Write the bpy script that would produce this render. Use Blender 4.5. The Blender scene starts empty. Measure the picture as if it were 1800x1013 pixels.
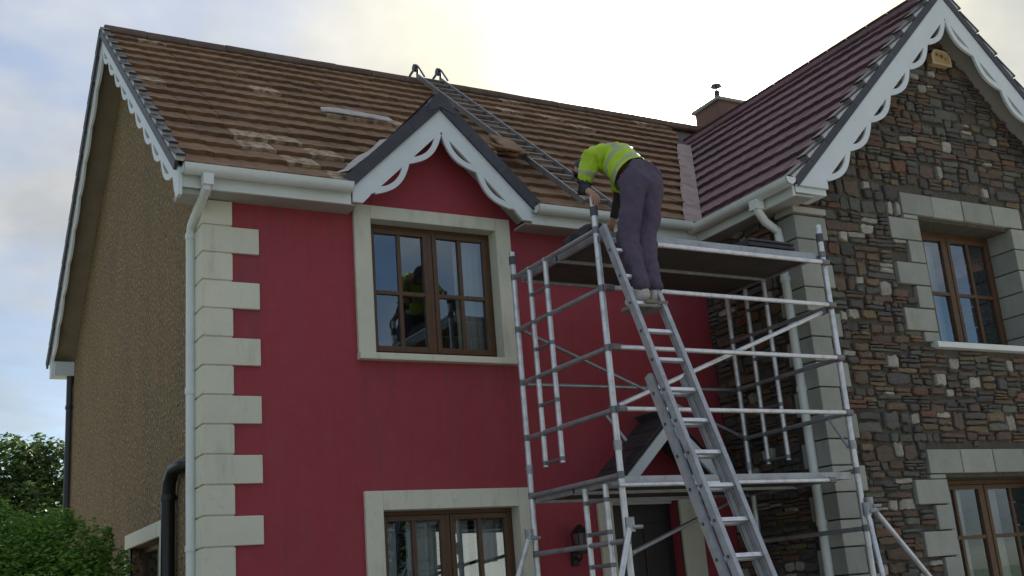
import bpy, bmesh, math, random
from mathutils import Vector, Matrix, noise as mnoise

random.seed(11)
R = math.radians
SC = bpy.context.scene
COL = SC.collection

# ------------------------------------------------------------------ camera
F_PX, CX, CY = 1977.3, 900.0, 506.5           # focal length in the photo's pixels, photo centre
CAM = Vector((-2.1329, -8.3769, 1.6))
RIGHT = Vector((0.873, -0.482, -0.077))
FWD = Vector((0.484, 0.833, 0.269))
FWD.normalize()
RIGHT = (RIGHT - FWD * RIGHT.dot(FWD)).normalized()
UP = RIGHT.cross(FWD)
cd = bpy.data.cameras.new('camera')
cam = bpy.data.objects.new('camera', cd)
COL.objects.link(cam)
cam.matrix_world = Matrix(((RIGHT.x, UP.x, -FWD.x, CAM.x), (RIGHT.y, UP.y, -FWD.y, CAM.y),
                           (RIGHT.z, UP.z, -FWD.z, CAM.z), (0, 0, 0, 1)))
cd.sensor_width = 36.0
cd.lens = 36.0 * F_PX / 1800.0
cd.clip_start = 0.05
cd.clip_end = 3000
SC.camera = cam

# ------------------------------------------------------------------ world
SUN_EL, SUN_AZ = R(25.9), R(40.2)              # azimuth clockwise from +y
SUN = Vector((math.sin(SUN_AZ) * math.cos(SUN_EL), math.cos(SUN_AZ) * math.cos(SUN_EL), math.sin(SUN_EL)))
W = bpy.data.worlds.new('World')
SC.world = W
W.use_nodes = True
nt = W.node_tree
N, L = nt.nodes, nt.links
N.clear()


def mth(op, a, b=None, clamp=False, tree=None):
    t = tree or nt
    n = t.nodes.new('ShaderNodeMath')
    n.operation = op
    n.use_clamp = clamp
    for i, v in enumerate((a, b)):
        if v is None:
            continue
        if isinstance(v, (int, float)):
            n.inputs[i].default_value = v
        else:
            t.links.new(v, n.inputs[i])
    return n.outputs[0]


def mixc(fac, a, b, mode='MIX', tree=None):
    t = tree or nt
    n = t.nodes.new('ShaderNodeMix')
    n.data_type = 'RGBA'
    n.blend_type = mode
    for key, v in ((0, fac), (6, a), (7, b)):
        if isinstance(v, (int, float)):
            n.inputs[key].default_value = v
        elif isinstance(v, (tuple, list)):
            n.inputs[key].default_value = tuple(v) + ((1,) if len(v) == 3 else ())
        else:
            t.links.new(v, n.inputs[key])
    return n.outputs[2]


def ramp(fac, stops, tree=None):
    t = tree or nt
    n = t.nodes.new('ShaderNodeValToRGB')
    el = n.color_ramp.elements
    while len(el) < len(stops):
        el.new(0.5)
    for e, (p, c) in zip(el, stops):
        e.position = p
        e.color = (c, c, c, 1) if isinstance(c, (int, float)) else tuple(c) + (1,)
    t.links.new(fac, n.inputs[0])
    return n.outputs[0]


sky = N.new('ShaderNodeTexSky')
sky.sky_type = 'NISHITA'
sky.sun_disc = False
sky.sun_elevation = SUN_EL
sky.sun_rotation = SUN_AZ
sky.air_density = 1.0
sky.dust_density = 0.6
sky.ozone_density = 3.0
tc = N.new('ShaderNodeTexCoord')
sep = N.new('ShaderNodeSeparateXYZ')
L.new(tc.outputs['Generated'], sep.inputs[0])
zz = mth('ADD', mth('MAXIMUM', sep.outputs[2], 0.0), 0.35)
cmb = N.new('ShaderNodeCombineXYZ')
L.new(mth('DIVIDE', sep.outputs[0], zz), cmb.inputs[0])
L.new(mth('DIVIDE', sep.outputs[1], zz), cmb.inputs[1])
n1 = N.new('ShaderNodeTexNoise')
n1.inputs['Scale'].default_value = 2.1
n1.inputs['Detail'].default_value = 6
n1.inputs['Roughness'].default_value = 0.52
n1.inputs['Distortion'].default_value = 0.35
L.new(cmb.outputs[0], n1.inputs['Vector'])
n2 = N.new('ShaderNodeTexNoise')
n2.inputs['Scale'].default_value = 5.5
n2.inputs['Detail'].default_value = 5
L.new(cmb.outputs[0], n2.inputs['Vector'])
dotn = N.new('ShaderNodeVectorMath')
dotn.operation = 'DOT_PRODUCT'
L.new(tc.outputs['Generated'], dotn.inputs[0])
dotn.inputs[1].default_value = SUN
dsun = mth('MAXIMUM', dotn.outputs['Value'], 0.0)
g_wide = mth('POWER', dsun, 48.0)
g_broad = mth('POWER', dsun, 9.0)
g_mid = mth('POWER', dsun, 120.0)
g_core = mth('POWER', dsun, 420.0)
mask = ramp(mth('ADD', mth('ADD', n1.outputs[0], mth('MULTIPLY', n2.outputs[0], 0.12)), mth('MULTIPLY', g_broad, 0.20)),
            [(0.46, 0.04), (0.68, 0.95)])
shade = ramp(n2.outputs[0], [(0.32, (0.52, 0.55, 0.58)), (0.66, (0.83, 0.82, 0.80))])
CLOUD_GAIN = 6.4
GAIN_SKY = 0.56
# all of these go through a Background of strength 0.1
# overcast cloud grows brighter from the horizon to the zenith (CIE sky)
lum = mth('MULTIPLY', mth('ADD', mth('MULTIPLY', mth('MAXIMUM', sep.outputs[2], 0.0), 0.67), 0.33), CLOUD_GAIN)
cc_ = N.new('ShaderNodeCombineColor')
for i_ in range(3):
    L.new(lum, cc_.inputs[i_])
cloudc = mixc(1.0, shade, cc_.outputs[0], 'MULTIPLY')
skyc = mixc(1.0, sky.outputs[0], (GAIN_SKY, GAIN_SKY, GAIN_SKY), 'MULTIPLY')
base = mixc(mask, skyc, cloudc)


def glow(f, col, gain):
    return mixc(1.0, mixc(1.0, (col[0] * gain, col[1] * gain, col[2] * gain), f, 'MULTIPLY'), (0, 0, 0), 'ADD')


tot = mixc(1.0, base, glow(g_broad, (1.0, 0.84, 0.48), 0.20), 'ADD')
tot = mixc(1.0, tot, glow(g_wide, (1.0, 0.84, 0.28), 3.2), 'ADD')
tot = mixc(1.0, tot, glow(g_mid, (1.0, 0.94, 0.55), 4.6), 'ADD')
tot = mixc(1.0, tot, glow(g_core, (1.0, 0.97, 0.85), 60.0), 'ADD')
bg = N.new('ShaderNodeBackground')
bg.inputs['Strength'].default_value = 0.1
L.new(tot, bg.inputs[0])
wo = N.new('ShaderNodeOutputWorld')
L.new(bg.outputs[0], wo.inputs[0])

# ------------------------------------------------------------------ sun
sl = bpy.data.lights.new('sun', 'SUN')
sl.energy = 5.0
sl.angle = R(0.5)
sl.color = (1.0, 0.93, 0.82)
so = bpy.data.objects.new('sun', sl)
COL.objects.link(so)
so.rotation_euler = (-SUN).to_track_quat('-Z', 'Y').to_euler()
so.location = (20, 25, 30)

SC.view_settings.view_transform = 'Standard'
SC.view_settings.look = 'None'
SC.view_settings.gamma = 1
SC.view_settings.use_curve_mapping = False
SC.view_settings.exposure = 1.27

# ================================================================== helpers


class MB:
    """collects polygons, becomes one mesh object"""

    def __init__(self):
        self.v, self.f, self.m = [], [], []

    def add(self, vs, fs, mi=0):
        o = len(self.v)
        self.v += [tuple(p) for p in vs]
        for f in fs:
            self.f.append(tuple(i + o for i in f))
            self.m.append(mi)

    def box(self, x0, x1, y0, y1, z0, z1, mi=0):
        if x0 > x1: x0, x1 = x1, x0
        if y0 > y1: y0, y1 = y1, y0
        if z0 > z1: z0, z1 = z1, z0
        self.add([(x0, y0, z0), (x1, y0, z0), (x1, y1, z0), (x0, y1, z0), (x0, y0, z1), (x1, y0, z1), (x1, y1, z1), (x0, y1, z1)],
                 [(0, 3, 2, 1), (4, 5, 6, 7), (0, 1, 5, 4), (1, 2, 6, 5), (2, 3, 7, 6), (3, 0, 4, 7)], mi)
        return self

    def obox(self, c, ax, ay, az, mi=0):
        """box by centre and three half vectors"""
        c, ax, ay, az = Vector(c), Vector(ax), Vector(ay), Vector(az)
        if ax.cross(ay).dot(az) < 0: ay = -ay
        vs = [c + sx * ax + sy * ay + sz * az for sz in (-1, 1) for sx, sy in ((-1, -1), (1, -1), (1, 1), (-1, 1))]
        self.add(vs, [(0, 3, 2, 1), (4, 5, 6, 7), (0, 1, 5, 4), (1, 2, 6, 5), (2, 3, 7, 6), (3, 0, 4, 7)], mi)
        return self

    def bar(self, p, q, w, h, up=(0, 0, 1), mi=0):
        p, q = Vector(p), Vector(q)
        d = (q - p) / 2
        u = Vector(up)
        s = d.cross(u).normalized()
        u = s.cross(d).normalized()
        return self.obox((p + q) / 2, d, s * w / 2, u * h / 2, mi)

    def tube(self, pts, r, n=10, mi=0, cap=True):
        pts = [Vector(p) for p in pts]
        rs = r if isinstance(r, (list, tuple)) else [r] * len(pts)
        o = len(self.v)
        ref = None
        for i, p in enumerate(pts):
            a = pts[max(i - 1, 0)]
            b = pts[min(i + 1, len(pts) - 1)]
            d = (b - a).normalized()
            if ref is None:
                ref = d.orthogonal().normalized()
            ref = (ref - d * ref.dot(d)).normalized()
            s = d.cross(ref)
            for k in range(n):
                t = 2 * math.pi * k / n
                self.v.append(tuple(p + (ref * math.cos(t) + s * math.sin(t)) * rs[i]))
        for i in range(len(pts) - 1):
            for k in range(n):
                k2 = (k + 1) % n
                self.f.append((o + i * n + k, o + i * n + k2, o + (i + 1) * n + k2, o + (i + 1) * n + k))
                self.m.append(mi)
        if cap:
            self.f.append(tuple(o + k for k in reversed(range(n)))); self.m.append(mi)
            e = o + (len(pts) - 1) * n
            self.f.append(tuple(e + k for k in range(n))); self.m.append(mi)
        return self

    def extr(self, poly, fn, d0, d1, mi=0):
        """prism: 2-D polygon (a, b) pushed from depth d0 to d1; fn(a, b, d) -> point"""
        n = len(poly)
        vs = [fn(a, b, d0) for a, b in poly] + [fn(a, b, d1) for a, b in poly]
        fs = [tuple(range(n)), tuple(reversed(range(n, 2 * n)))]
        fs += [(i, i + n, (i + 1) % n + n, (i + 1) % n) for i in range(n)]
        self.add(vs, fs, mi)
        return self

    def mesh(self, name, mats, smooth=False, fix=True):
        me = bpy.data.meshes.new(name)
        me.from_pydata(self.v, [], self.f)
        for m in (mats if isinstance(mats, (list, tuple)) else [mats]):
            me.materials.append(m)
        me.polygons.foreach_set('material_index', self.m)
        if fix:
            bm = bmesh.new()
            bm.from_mesh(me)
            bmesh.ops.recalc_face_normals(bm, faces=bm.faces)
            bm.to_mesh(me)
            bm.free()
        if smooth:
            me.polygons.foreach_set('use_smooth', [True] * len(me.polygons))
            try:
                me.set_sharp_from_angle(angle=R(40))
            except Exception:
                pass
        me.update()
        return me

    def build(self, name, mats, parent=None, smooth=False, bevel=0.0, fix=True, **kw):
        o = bpy.data.objects.new(name, self.mesh(name, mats, smooth, fix))
        COL.objects.link(o)
        if bevel:
            b = o.modifiers.new('bevel', 'BEVEL')
            b.width = bevel
            b.segments = 2
            b.limit_method = 'ANGLE'
        put(o, parent)
        for k, v in kw.items():
            o[k] = v
        return o


BASE = {}


def put(o, parent):
    if parent is not None:
        o.parent = parent
        o.matrix_parent_inverse = Matrix.Translation(-BASE.get(parent.name, Vector((0, 0, 0))))


def tag(o, label=None, cat=None, group=None, kind=None):
    for k, v in (('label', label), ('category', cat), ('group', group), ('kind', kind)):
        if v:
            o[k] = v
    return o


def thing(name, loc, label, cat, group=None):
    o = bpy.data.objects.new(name, None)
    o.location = loc
    o.empty_display_size = 0.2
    COL.objects.link(o)
    BASE[o.name] = Vector(loc)
    return tag(o, label, cat, group)


def link(name, me, parent, mat=None):
    o = bpy.data.objects.new(name, me)
    COL.objects.link(o)
    put(o, parent)
    if mat is not None:
        o.matrix_basis = mat
    return o


# ------------------------------------------------------------------ materials

def M(name, col, rough=0.7, metal=0.0, var=(), bump=None, rnd=0.0, spec=0.5):
    """var: list of (scale, colour, lo, hi, strength[, stretch]); bump: (scale, strength, distance)"""
    m = bpy.data.materials.new(name)
    m.use_nodes = True
    t = m.node_tree
    b = t.nodes['Principled BSDF']
    b.inputs['Roughness'].default_value = rough
    b.inputs['Metallic'].default_value = metal
    b.inputs['Specular IOR Level'].default_value = spec
    geo = t.nodes.new('ShaderNodeNewGeometry')
    rgb = t.nodes.new('ShaderNodeRGB')
    rgb.outputs[0].default_value = tuple(col) + (1,)
    c = rgb.outputs[0]
    for v in var:
        sc, vc, lo, hi, st = v[:5]
        vec = geo.outputs['Position']
        if len(v) > 5:
            mp = t.nodes.new('ShaderNodeMapping')
            mp.inputs['Scale'].default_value = v[5]
            t.links.new(vec, mp.inputs[0])
            vec = mp.outputs[0]
        nn = t.nodes.new('ShaderNodeTexNoise')
        nn.inputs['Scale'].default_value = sc
        nn.inputs['Detail'].default_value = 5
        nn.inputs['Roughness'].default_value = 0.6
        t.links.new(vec, nn.inputs['Vector'])
        f = mth('MULTIPLY', ramp(nn.outputs[0], [(lo, 0.0), (hi, 1.0)], t), st, tree=t)
        c = mixc(f, c, vc, tree=t)
    if rnd:
        oi = t.nodes.new('ShaderNodeObjectInfo')
        k = mth('ADD', mth('MULTIPLY', oi.outputs['Random'], 2 * rnd, tree=t), 1 - rnd, tree=t)
        cc = t.nodes.new('ShaderNodeCombineColor')
        for i in range(3):
            t.links.new(k, cc.inputs[i])
        c = mixc(1.0, c, cc.outputs[0], 'MULTIPLY', tree=t)
    t.links.new(c, b.inputs['Base Color'])
    if bump:
        nn = t.nodes.new('ShaderNodeTexNoise')
        nn.inputs['Scale'].default_value = bump[0]
        nn.inputs['Detail'].default_value = 6
        t.links.new(geo.outputs['Position'], nn.inputs['Vector'])
        bp = t.nodes.new('ShaderNodeBump')
        bp.inputs['Strength'].default_value = bump[1]
        bp.inputs['Distance'].default_value = bump[2]
        t.links.new(nn.outputs[0], bp.inputs['Height'])
        t.links.new(bp.outputs[0], b.inputs['Normal'])
    return m


RED = M('red_render', (0.335, 0.040, 0.056), 0.75, var=[(0.9, (0.30, 0.040, 0.055), 0.35, 0.75, 0.6), (7, (0.38, 0.06, 0.08), 0.45, 0.8, 0.5),
        (2.0, (0.27, 0.075, 0.078), 0.50, 0.8, 0.55, (3, 3, 0.30)), (3.5, (0.20, 0.03, 0.045), 0.56, 0.8, 0.5, (4, 4, 0.22)), (26, (0.42, 0.075, 0.095), 0.52, 0.8, 0.35)], bump=(60, 0.25, 0.004))
def run_off(m, regions, col):
    """rain-washed dirt below sills: streaks inside boxes (x0, x1, z_top, z_bottom)"""
    t = m.node_tree
    b = t.nodes['Principled BSDF']
    geo = t.nodes.new('ShaderNodeNewGeometry')
    sp = t.nodes.new('ShaderNodeSeparateXYZ')
    t.links.new(geo.outputs['Position'], sp.inputs[0])
    mp = t.nodes.new('ShaderNodeMapping'); mp.inputs['Scale'].default_value = (16, 16, .9)
    t.links.new(geo.outputs['Position'], mp.inputs[0])
    nn = t.nodes.new('ShaderNodeTexNoise'); nn.inputs['Scale'].default_value = 1.0; nn.inputs['Detail'].default_value = 4
    t.links.new(mp.outputs[0], nn.inputs['Vector'])
    st = ramp(nn.outputs[0], [(.46, 0.0), (.72, 1.0)], t)
    tot_ = None
    for x0, x1, zt, zb in regions:
        a = mth('DIVIDE', mth('SUBTRACT', sp.outputs[2], zb, tree=t), zt - zb, True, t)
        up_ = mth('LESS_THAN', sp.outputs[2], zt, tree=t)
        ins = mth('MULTIPLY', mth('GREATER_THAN', sp.outputs[0], x0, tree=t), mth('LESS_THAN', sp.outputs[0], x1, tree=t), tree=t)
        f = mth('MULTIPLY', mth('MULTIPLY', a, up_, tree=t), ins, tree=t)
        tot_ = f if tot_ is None else mth('MAXIMUM', tot_, f, tree=t)
    fac = mth('MULTIPLY', mth('MULTIPLY', tot_, st, tree=t), .75, tree=t)
    src = b.inputs['Base Color'].links[0].from_socket
    t.links.new(mixc(fac, src, col, tree=t), b.inputs['Base Color'])


run_off(RED, [(1.24, 2.74, 3.60, 2.75), (0.2, 0.46, 4.6, 2.0), (0.46, 1.2, 4.86, 4.35), (2.8, 4.7, 4.86, 4.2)], (0.17, 0.055, 0.055))
CREAM = M('cream_plaster', (0.70, 0.68, 0.555), 0.75, var=[(1.6, (0.58, 0.585, 0.48), 0.4, 0.75, 0.8), (5, (0.36, 0.38, 0.29), 0.54, 0.82, 0.6, (2, 2, 0.4)), (19, (0.40, 0.40, 0.33), 0.6, 0.78, 0.5)],
          bump=(80, 0.2, 0.003), rnd=0.04)
DASH = M('pebbledash', (0.240, 0.165, 0.084), 0.95, var=[(1.3, (0.17, 0.128, 0.078), 0.42, 0.72, 0.8, (1.6, 1.6, 0.6)), (2.2, (0.32, 0.20, 0.09), 0.5, 0.8, 0.6),
         (7, (0.13, 0.10, 0.06), 0.55, 0.75, 0.55, (2.5, 2.5, 0.25)), (30, (0.60, 0.46, 0.30), 0.56, 0.64, 0.8), (26, (0.05, 0.034, 0.02), 0.54, 0.64, 0.85)], bump=(30, 1.0, 0.04))
TILE = M('concrete_roof_tile', (0.215, 0.118, 0.062), 0.88, var=[(2.2, (0.120, 0.066, 0.042), 0.40, 0.68, 0.85), (5, (0.34, 0.22, 0.115), 0.5, 0.74, 0.75, (1, 1, 2.6)),
         (1.1, (0.19, 0.125, 0.05), 0.52, 0.75, 0.6), (26, (0.30, 0.22, 0.15), 0.62, 0.78, 0.55), (10, (0.055, 0.042, 0.026), 0.56, 0.74, 0.75)],
         bump=(55, 0.5, 0.006), rnd=0.13)
TILE_PALE = M('worn_pale_tile', (0.46, 0.35, 0.24), 0.9, var=[(13, (0.17, 0.10, 0.06), 0.44, 0.6, 0.95), (30, (0.5, 0.42, 0.34), 0.55, 0.75, 0.6)],
              bump=(50, 0.6, 0.008), rnd=0.12)
RIDGET = M('dark_ridge_tile', (0.105, 0.064, 0.046), 0.9, var=[(6, (0.16, 0.11, 0.075), 0.45, 0.75, 0.7), (15, (0.05, 0.04, 0.03), 0.55, 0.75, 0.7)], bump=(50, .5, .006), rnd=.2)
TILE_PLUM = M('flare_plum_roof_tile', (0.170, 0.090, 0.106), 0.75, var=[(1.6, (0.105, 0.056, 0.066), 0.4, 0.66, 0.85), (6, (0.17, 0.12, 0.085), 0.55, 0.75, 0.6), (10, (0.22, 0.13, 0.135), 0.5, 0.8, 0.6),
              (28, (0.24, 0.17, 0.16), 0.64, 0.8, 0.4)], bump=(55, 0.45, 0.005), rnd=0.12)  # plum hue is partly a purple lens-flare veil put into the tile colour
VERGE = M('dark_verge', (0.040, 0.043, 0.055), 0.5, var=[(6, (0.075, 0.08, 0.09), 0.45, 0.8, 0.6)], rnd=0.15)
MORTAR = M('verge_mortar', (0.62, 0.62, 0.61), 0.9, var=[(20, (0.28, 0.28, 0.28), 0.4, 0.7, 0.7)])
WHITE = M('white_painted_board', (0.70, 0.75, 0.77), 0.42, var=[(2.5, (0.58, 0.63, 0.66), 0.4, 0.75, 0.6), (11, (0.48, 0.52, 0.52), 0.62, 0.8, 0.5, (1.5, 1.5, 0.6))], bump=(25, 0.1, 0.003))
PVC = M('white_plastic', (0.72, 0.76, 0.74), 0.35, var=[(3, (0.58, 0.62, 0.59), 0.45, 0.8, 0.6), (14, (0.42, 0.45, 0.42), 0.62, 0.82, 0.5)])
SOFFIT = M('soffit_board', (0.42, 0.41, 0.37), 0.6, var=[(3, (0.30, 0.29, 0.26), 0.4, 0.8, 0.6)])
WOOD = M('brown_window_wood', (0.115, 0.058, 0.026), 0.45, var=[(14, (0.07, 0.033, 0.015), 0.4, 0.7, 0.7, (4, 4, 0.5)), (4, (0.15, 0.08, 0.036), 0.5, 0.8, 0.5)])
BLACKP = M('black_plastic', (0.012, 0.012, 0.014), 0.35, var=[(5, (0.03, 0.03, 0.032), 0.5, 0.8, 0.5)])
BLOCK = M('grey_limestone_block', (0.335, 0.345, 0.31), 0.85, var=[(4, (0.26, 0.27, 0.235), 0.4, 0.75, 0.7), (22, (0.41, 0.41, 0.37), 0.5, 0.8, 0.5),
          (3, (0.21, 0.23, 0.175), 0.5, 0.8, 0.5, (2, 2, 0.5))], bump=(45, 0.4, 0.006), rnd=0.16)
JOINT = M('stone_mortar', (0.085, 0.075, 0.061), 0.95, var=[(9, (0.125, 0.112, 0.092), 0.4, 0.7, 0.8)], bump=(40, 0.8, 0.02))


def stone_mat(name, c, c2):
    c = tuple(x * 1.35 for x in c)
    c2 = tuple(x * 1.35 for x in c2)
    return M(name, c, 0.88, var=[(9, c2, 0.38, 0.7, 0.8, (1, 1, 2.4)), (34, tuple(x * 1.5 for x in c), 0.55, 0.78, 0.5), (18, tuple(x * 0.55 for x in c), 0.58, 0.8, 0.6, (1, 1, 2.5))],
             bump=(30, 0.9, 0.014), rnd=0.16)


STONES = [stone_mat('slate_grey_stone', (0.078, 0.073, 0.067), (0.056, 0.052, 0.049)),
          stone_mat('brown_stone', (0.100, 0.070, 0.050), (0.066, 0.049, 0.038)),
          stone_mat('dark_stone', (0.054, 0.050, 0.047), (0.07, 0.062, 0.055)),
          stone_mat('ochre_stone', (0.140, 0.102, 0.058), (0.078, 0.060, 0.042)),
          stone_mat('green_grey_stone', (0.094, 0.098, 0.076), (0.066, 0.067, 0.056)),
          stone_mat('pale_stone', (0.27, 0.26, 0.22), (0.17, 0.152, 0.13)),
          stone_mat('rust_stone', (0.130, 0.068, 0.043), (0.080, 0.050, 0.037))]
ALU = M('scaffold_aluminium', (0.74, 0.75, 0.77), 0.40, 0.55, var=[(12, (0.46, 0.47, 0.49), 0.46, 0.7, 0.8), (40, (0.72, 0.73, 0.74), 0.55, 0.75, 0.5)], bump=(60, 0.15, 0.002))
ALU2 = M('dull_ladder_aluminium', (0.42, 0.44, 0.46), 0.5, 0.7, var=[(10, (0.27, 0.28, 0.30), 0.42, 0.7, 0.8), (35, (0.55, 0.56, 0.57), 0.55, 0.78, 0.5)])
ALUR = M('weathered_roof_ladder', (0.24, 0.235, 0.235), 0.6, 0.55, var=[(12, (0.15, 0.145, 0.145), 0.42, 0.7, 0.8)])
ALUC = M('grey_weld_collar', (0.22, 0.22, 0.23), 0.55, 0.6)
ALUD = M('dark_cast_clip', (0.10, 0.10, 0.11), 0.55, 0.5)
DECK = M('dark_deck_plywood', (0.075, 0.062, 0.052), 0.85, var=[(6, (0.045, 0.038, 0.033), 0.4, 0.7, 0.8), (20, (0.12, 0.105, 0.09), 0.6, 0.8, 0.6)])
SLATE = M('dark_slate', (0.050, 0.046, 0.052), 0.7, var=[(14, (0.085, 0.078, 0.08), 0.45, 0.75, 0.7)], bump=(40, 0.3, 0.004), rnd=0.2)
VALLEYM = M('worn_valley_lining', (0.36, 0.27, 0.25), 0.8, var=[(6, (0.22, 0.15, 0.13), 0.42, 0.66, 0.8), (18, (0.12, 0.08, 0.07), 0.6, 0.75, 0.7), (24, (0.5, 0.42, 0.40), 0.58, 0.8, 0.5)], bump=(22, 0.8, 0.012))
GSOFFIT = M('brown_grey_soffit', (0.24, 0.20, 0.145), 0.8, var=[(4, (0.17, 0.14, 0.10), 0.4, 0.75, 0.7)])
LEAD = M('pale_lead_flashing', (0.40, 0.38, 0.36), 0.6, var=[(7, (0.27, 0.24, 0.22), 0.4, 0.7, 0.8), (25, (0.5, 0.48, 0.46), 0.55, 0.8, 0.5)], bump=(22, 0.6, 0.01))
CURT = M('cream_net_curtain', (0.62, 0.62, 0.56), 0.9, var=[(5, (0.5, 0.5, 0.45), 0.4, 0.8, 0.5)])
DARKIN = M('dark_room_lining', (0.10, 0.09, 0.08), 0.9)
DOORM = M('dark_door_paint', (0.020, 0.019, 0.022), 0.4)


def glass_mat(name, refl, tint=(0.86, 0.9, 0.92)):
    m = bpy.data.materials.new(name)
    m.use_nodes = True
    t = m.node_tree
    t.nodes.clear()
    o = t.nodes.new('ShaderNodeOutputMaterial')
    mx = t.nodes.new('ShaderNodeMixShader')
    tr = t.nodes.new('ShaderNodeBsdfTransparent')
    tr.inputs[0].default_value = tint + (1,)
    gl = t.nodes.new('ShaderNodeBsdfGlossy')
    gl.inputs['Roughness'].default_value = 0.01
    gl.inputs[0].default_value = (0.74, 0.88, 1.0, 1)
    fr = t.nodes.new('ShaderNodeFresnel')
    fr.inputs['IOR'].default_value = 1.52
    t.links.new(mth('ADD', mth('MULTIPLY', fr.outputs[0], 2.0, tree=t), refl, True, t), mx.inputs[0])
    t.links.new(tr.outputs[0], mx.inputs[1])
    t.links.new(gl.outputs[0], mx.inputs[2])
    t.links.new(mx.outputs[0], o.inputs[0])
    return m


GLASS = glass_mat('window_glass', 0.12)

# ================================================================== ground
g = MB()
g.add([(-900, -900, 0), (900, -900, 0), (900, 900, 0), (-900, 900, 0)], [(0, 1, 2, 3)])
GRASSM = M('grass_field', (0.055, 0.085, 0.03), 0.95, var=[(0.4, (0.075, 0.095, 0.04), 0.4, 0.7, 0.8), (8, (0.035, 0.06, 0.02), 0.5, 0.8, 0.7)])
GRAVEL = M('pale_gravel', (0.32, 0.30, 0.27), 0.95, var=[(30, (0.2, 0.19, 0.17), 0.45, 0.65, 0.8), (1, (0.27, 0.25, 0.22), 0.4, 0.7, 0.6)], bump=(40, 0.6, 0.02))
g.build('ground', GRASSM, kind='structure')
g = MB()
g.add([(-7, -13, .004), (16, -13, .004), (16, 9, .004), (-7, 9, .004)], [(0, 1, 2, 3)])
g.build('driveway', GRAVEL, kind='structure')
g = MB()
g.add([(-60, -24, .006), (80, -24, .006), (80, -13.5, .006), (-60, -13.5, .006)], [(0, 1, 2, 3)])
g.build('road', M('pale_bounce_road', (0.33, 0.32, 0.30), .9, var=[(2, (.27, .26, .25), .4, .7, .7), (30, (.22, .21, .2), .55, .7, .5)]), kind='structure')  # unseen pale surface added to bounce sunlight onto the house front

# ================================================================== HOUSE
HX0, HX1, HD = 0.0, 9.37, 6.5                     # main block
WX, WY, WAX = 4.95, -1.33, 7.16                   # wing: left wall, front face, apex
RIDGE_Y, RIDGE_Z = 3.30, 8.00
EAVE_Y, EAVE_Z = -0.28, 5.03
SLF = (RIDGE_Z - EAVE_Z) / (RIDGE_Y - EAVE_Y)
REAR_Y = 6.85
SLR = (RIDGE_Z - 5.0) / (REAR_Y - RIDGE_Y)
WR_X, WR_Z, WSL = 7.18, 7.40, 0.985               # wing ridge
W_EAVE_X = 4.72
DX, DZ, DSL, DY = 2.00, 5.93, 0.97, -0.24         # dormer apex
main_z = lambda y: EAVE_Z + SLF * (y - EAVE_Y)
wing_z = lambda x: WR_Z - WSL * abs(WR_X - x)
dorm_z = lambda x: DZ - DSL * abs(x - DX)

house = thing('house', (4.6, 2.6, 0), 'red rendered house with a brown tiled roof and a stone gabled wing', 'house')


def wall_with_holes(mb, x0, x1, z0, z1, holes, y0, y1):
    """vertical slab (x,z) with rectangular holes, as boxes butted together"""
    xs = sorted({x0, x1} | {h[0] for h in holes} | {h[1] for h in holes})
    zs = sorted({z0, z1} | {h[2] for h in holes} | {h[3] for h in holes})
    xi = {x: i for i, x in enumerate(xs)}
    zi = {z: i for i, z in enumerate(zs)}
    nx, nz = len(xs), len(zs)
    solid = [[not any(h[0] - 1e-6 <= (xs[i] + xs[i + 1]) / 2 <= h[1] + 1e-6 and h[2] <= (zs[j] + zs[j + 1]) / 2 <= h[3] for h in holes)
              for j in range(nz - 1)] for i in range(nx - 1)]
    vs = [(x, y, z) for y in (y0, y1) for z in zs for x in xs]
    id_ = lambda s, j, i: s * nx * nz + j * nx + i
    fs = []
    S = lambda i, j: 0 <= i < nx - 1 and 0 <= j < nz - 1 and solid[i][j]
    for i in range(nx - 1):
        for j in range(nz - 1):
            if not solid[i][j]:
                continue
            fs.append((id_(0, j, i), id_(0, j, i + 1), id_(0, j + 1, i + 1), id_(0, j + 1, i)))
            fs.append((id_(1, j, i), id_(1, j + 1, i), id_(1, j + 1, i + 1), id_(1, j, i + 1)))
            if not S(i - 1, j): fs.append((id_(0, j, i), id_(0, j + 1, i), id_(1, j + 1, i), id_(1, j, i)))
            if not S(i + 1, j): fs.append((id_(0, j, i + 1), id_(1, j, i + 1), id_(1, j + 1, i + 1), id_(0, j + 1, i + 1)))
            if not S(i, j - 1): fs.append((id_(0, j, i), id_(1, j, i), id_(1, j, i + 1), id_(0, j, i + 1)))
            if not S(i, j + 1): fs.append((id_(0, j + 1, i), id_(0, j + 1, i + 1), id_(1, j + 1, i + 1), id_(1, j + 1, i)))
    mb.add(vs, fs)


UPW = (1.378, 2.600, 3.650, 4.830)                 # openings: x0, x1, z0, z1
LOW = (1.378, 2.625, 1.180, 2.390)
DOOR = (3.560, 4.300, 0.150, 2.400)
WUP = (6.560, 7.930, 3.650, 4.890)
WLO = (6.300, 7.930, 1.180, 2.390)

m = MB()
grow = lambda o, e=.05: (o[0] - e, o[1] + e, o[2], o[3] + e)
wall_with_holes(m, 0.0, WX, 0.0, 4.93, [grow(UPW), grow(LOW), DOOR], 0.0, 0.28)
fw = m.build('front_wall', RED, house)
m = MB()                                            # dormer gable triangle, part of the front but above eaves
m.extr([(DX - 0.80, 4.93), (DX + 0.80, 4.93), (DX + 0.80, dorm_z(DX + .8) - 0.03), (DX, DZ - 0.03), (DX - 0.80, dorm_z(DX - .8) - 0.03)],
       lambda a, b, d: (a, d, b), 0.0, 0.2)
dw = m.build('dormer_wall', RED, house)

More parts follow.
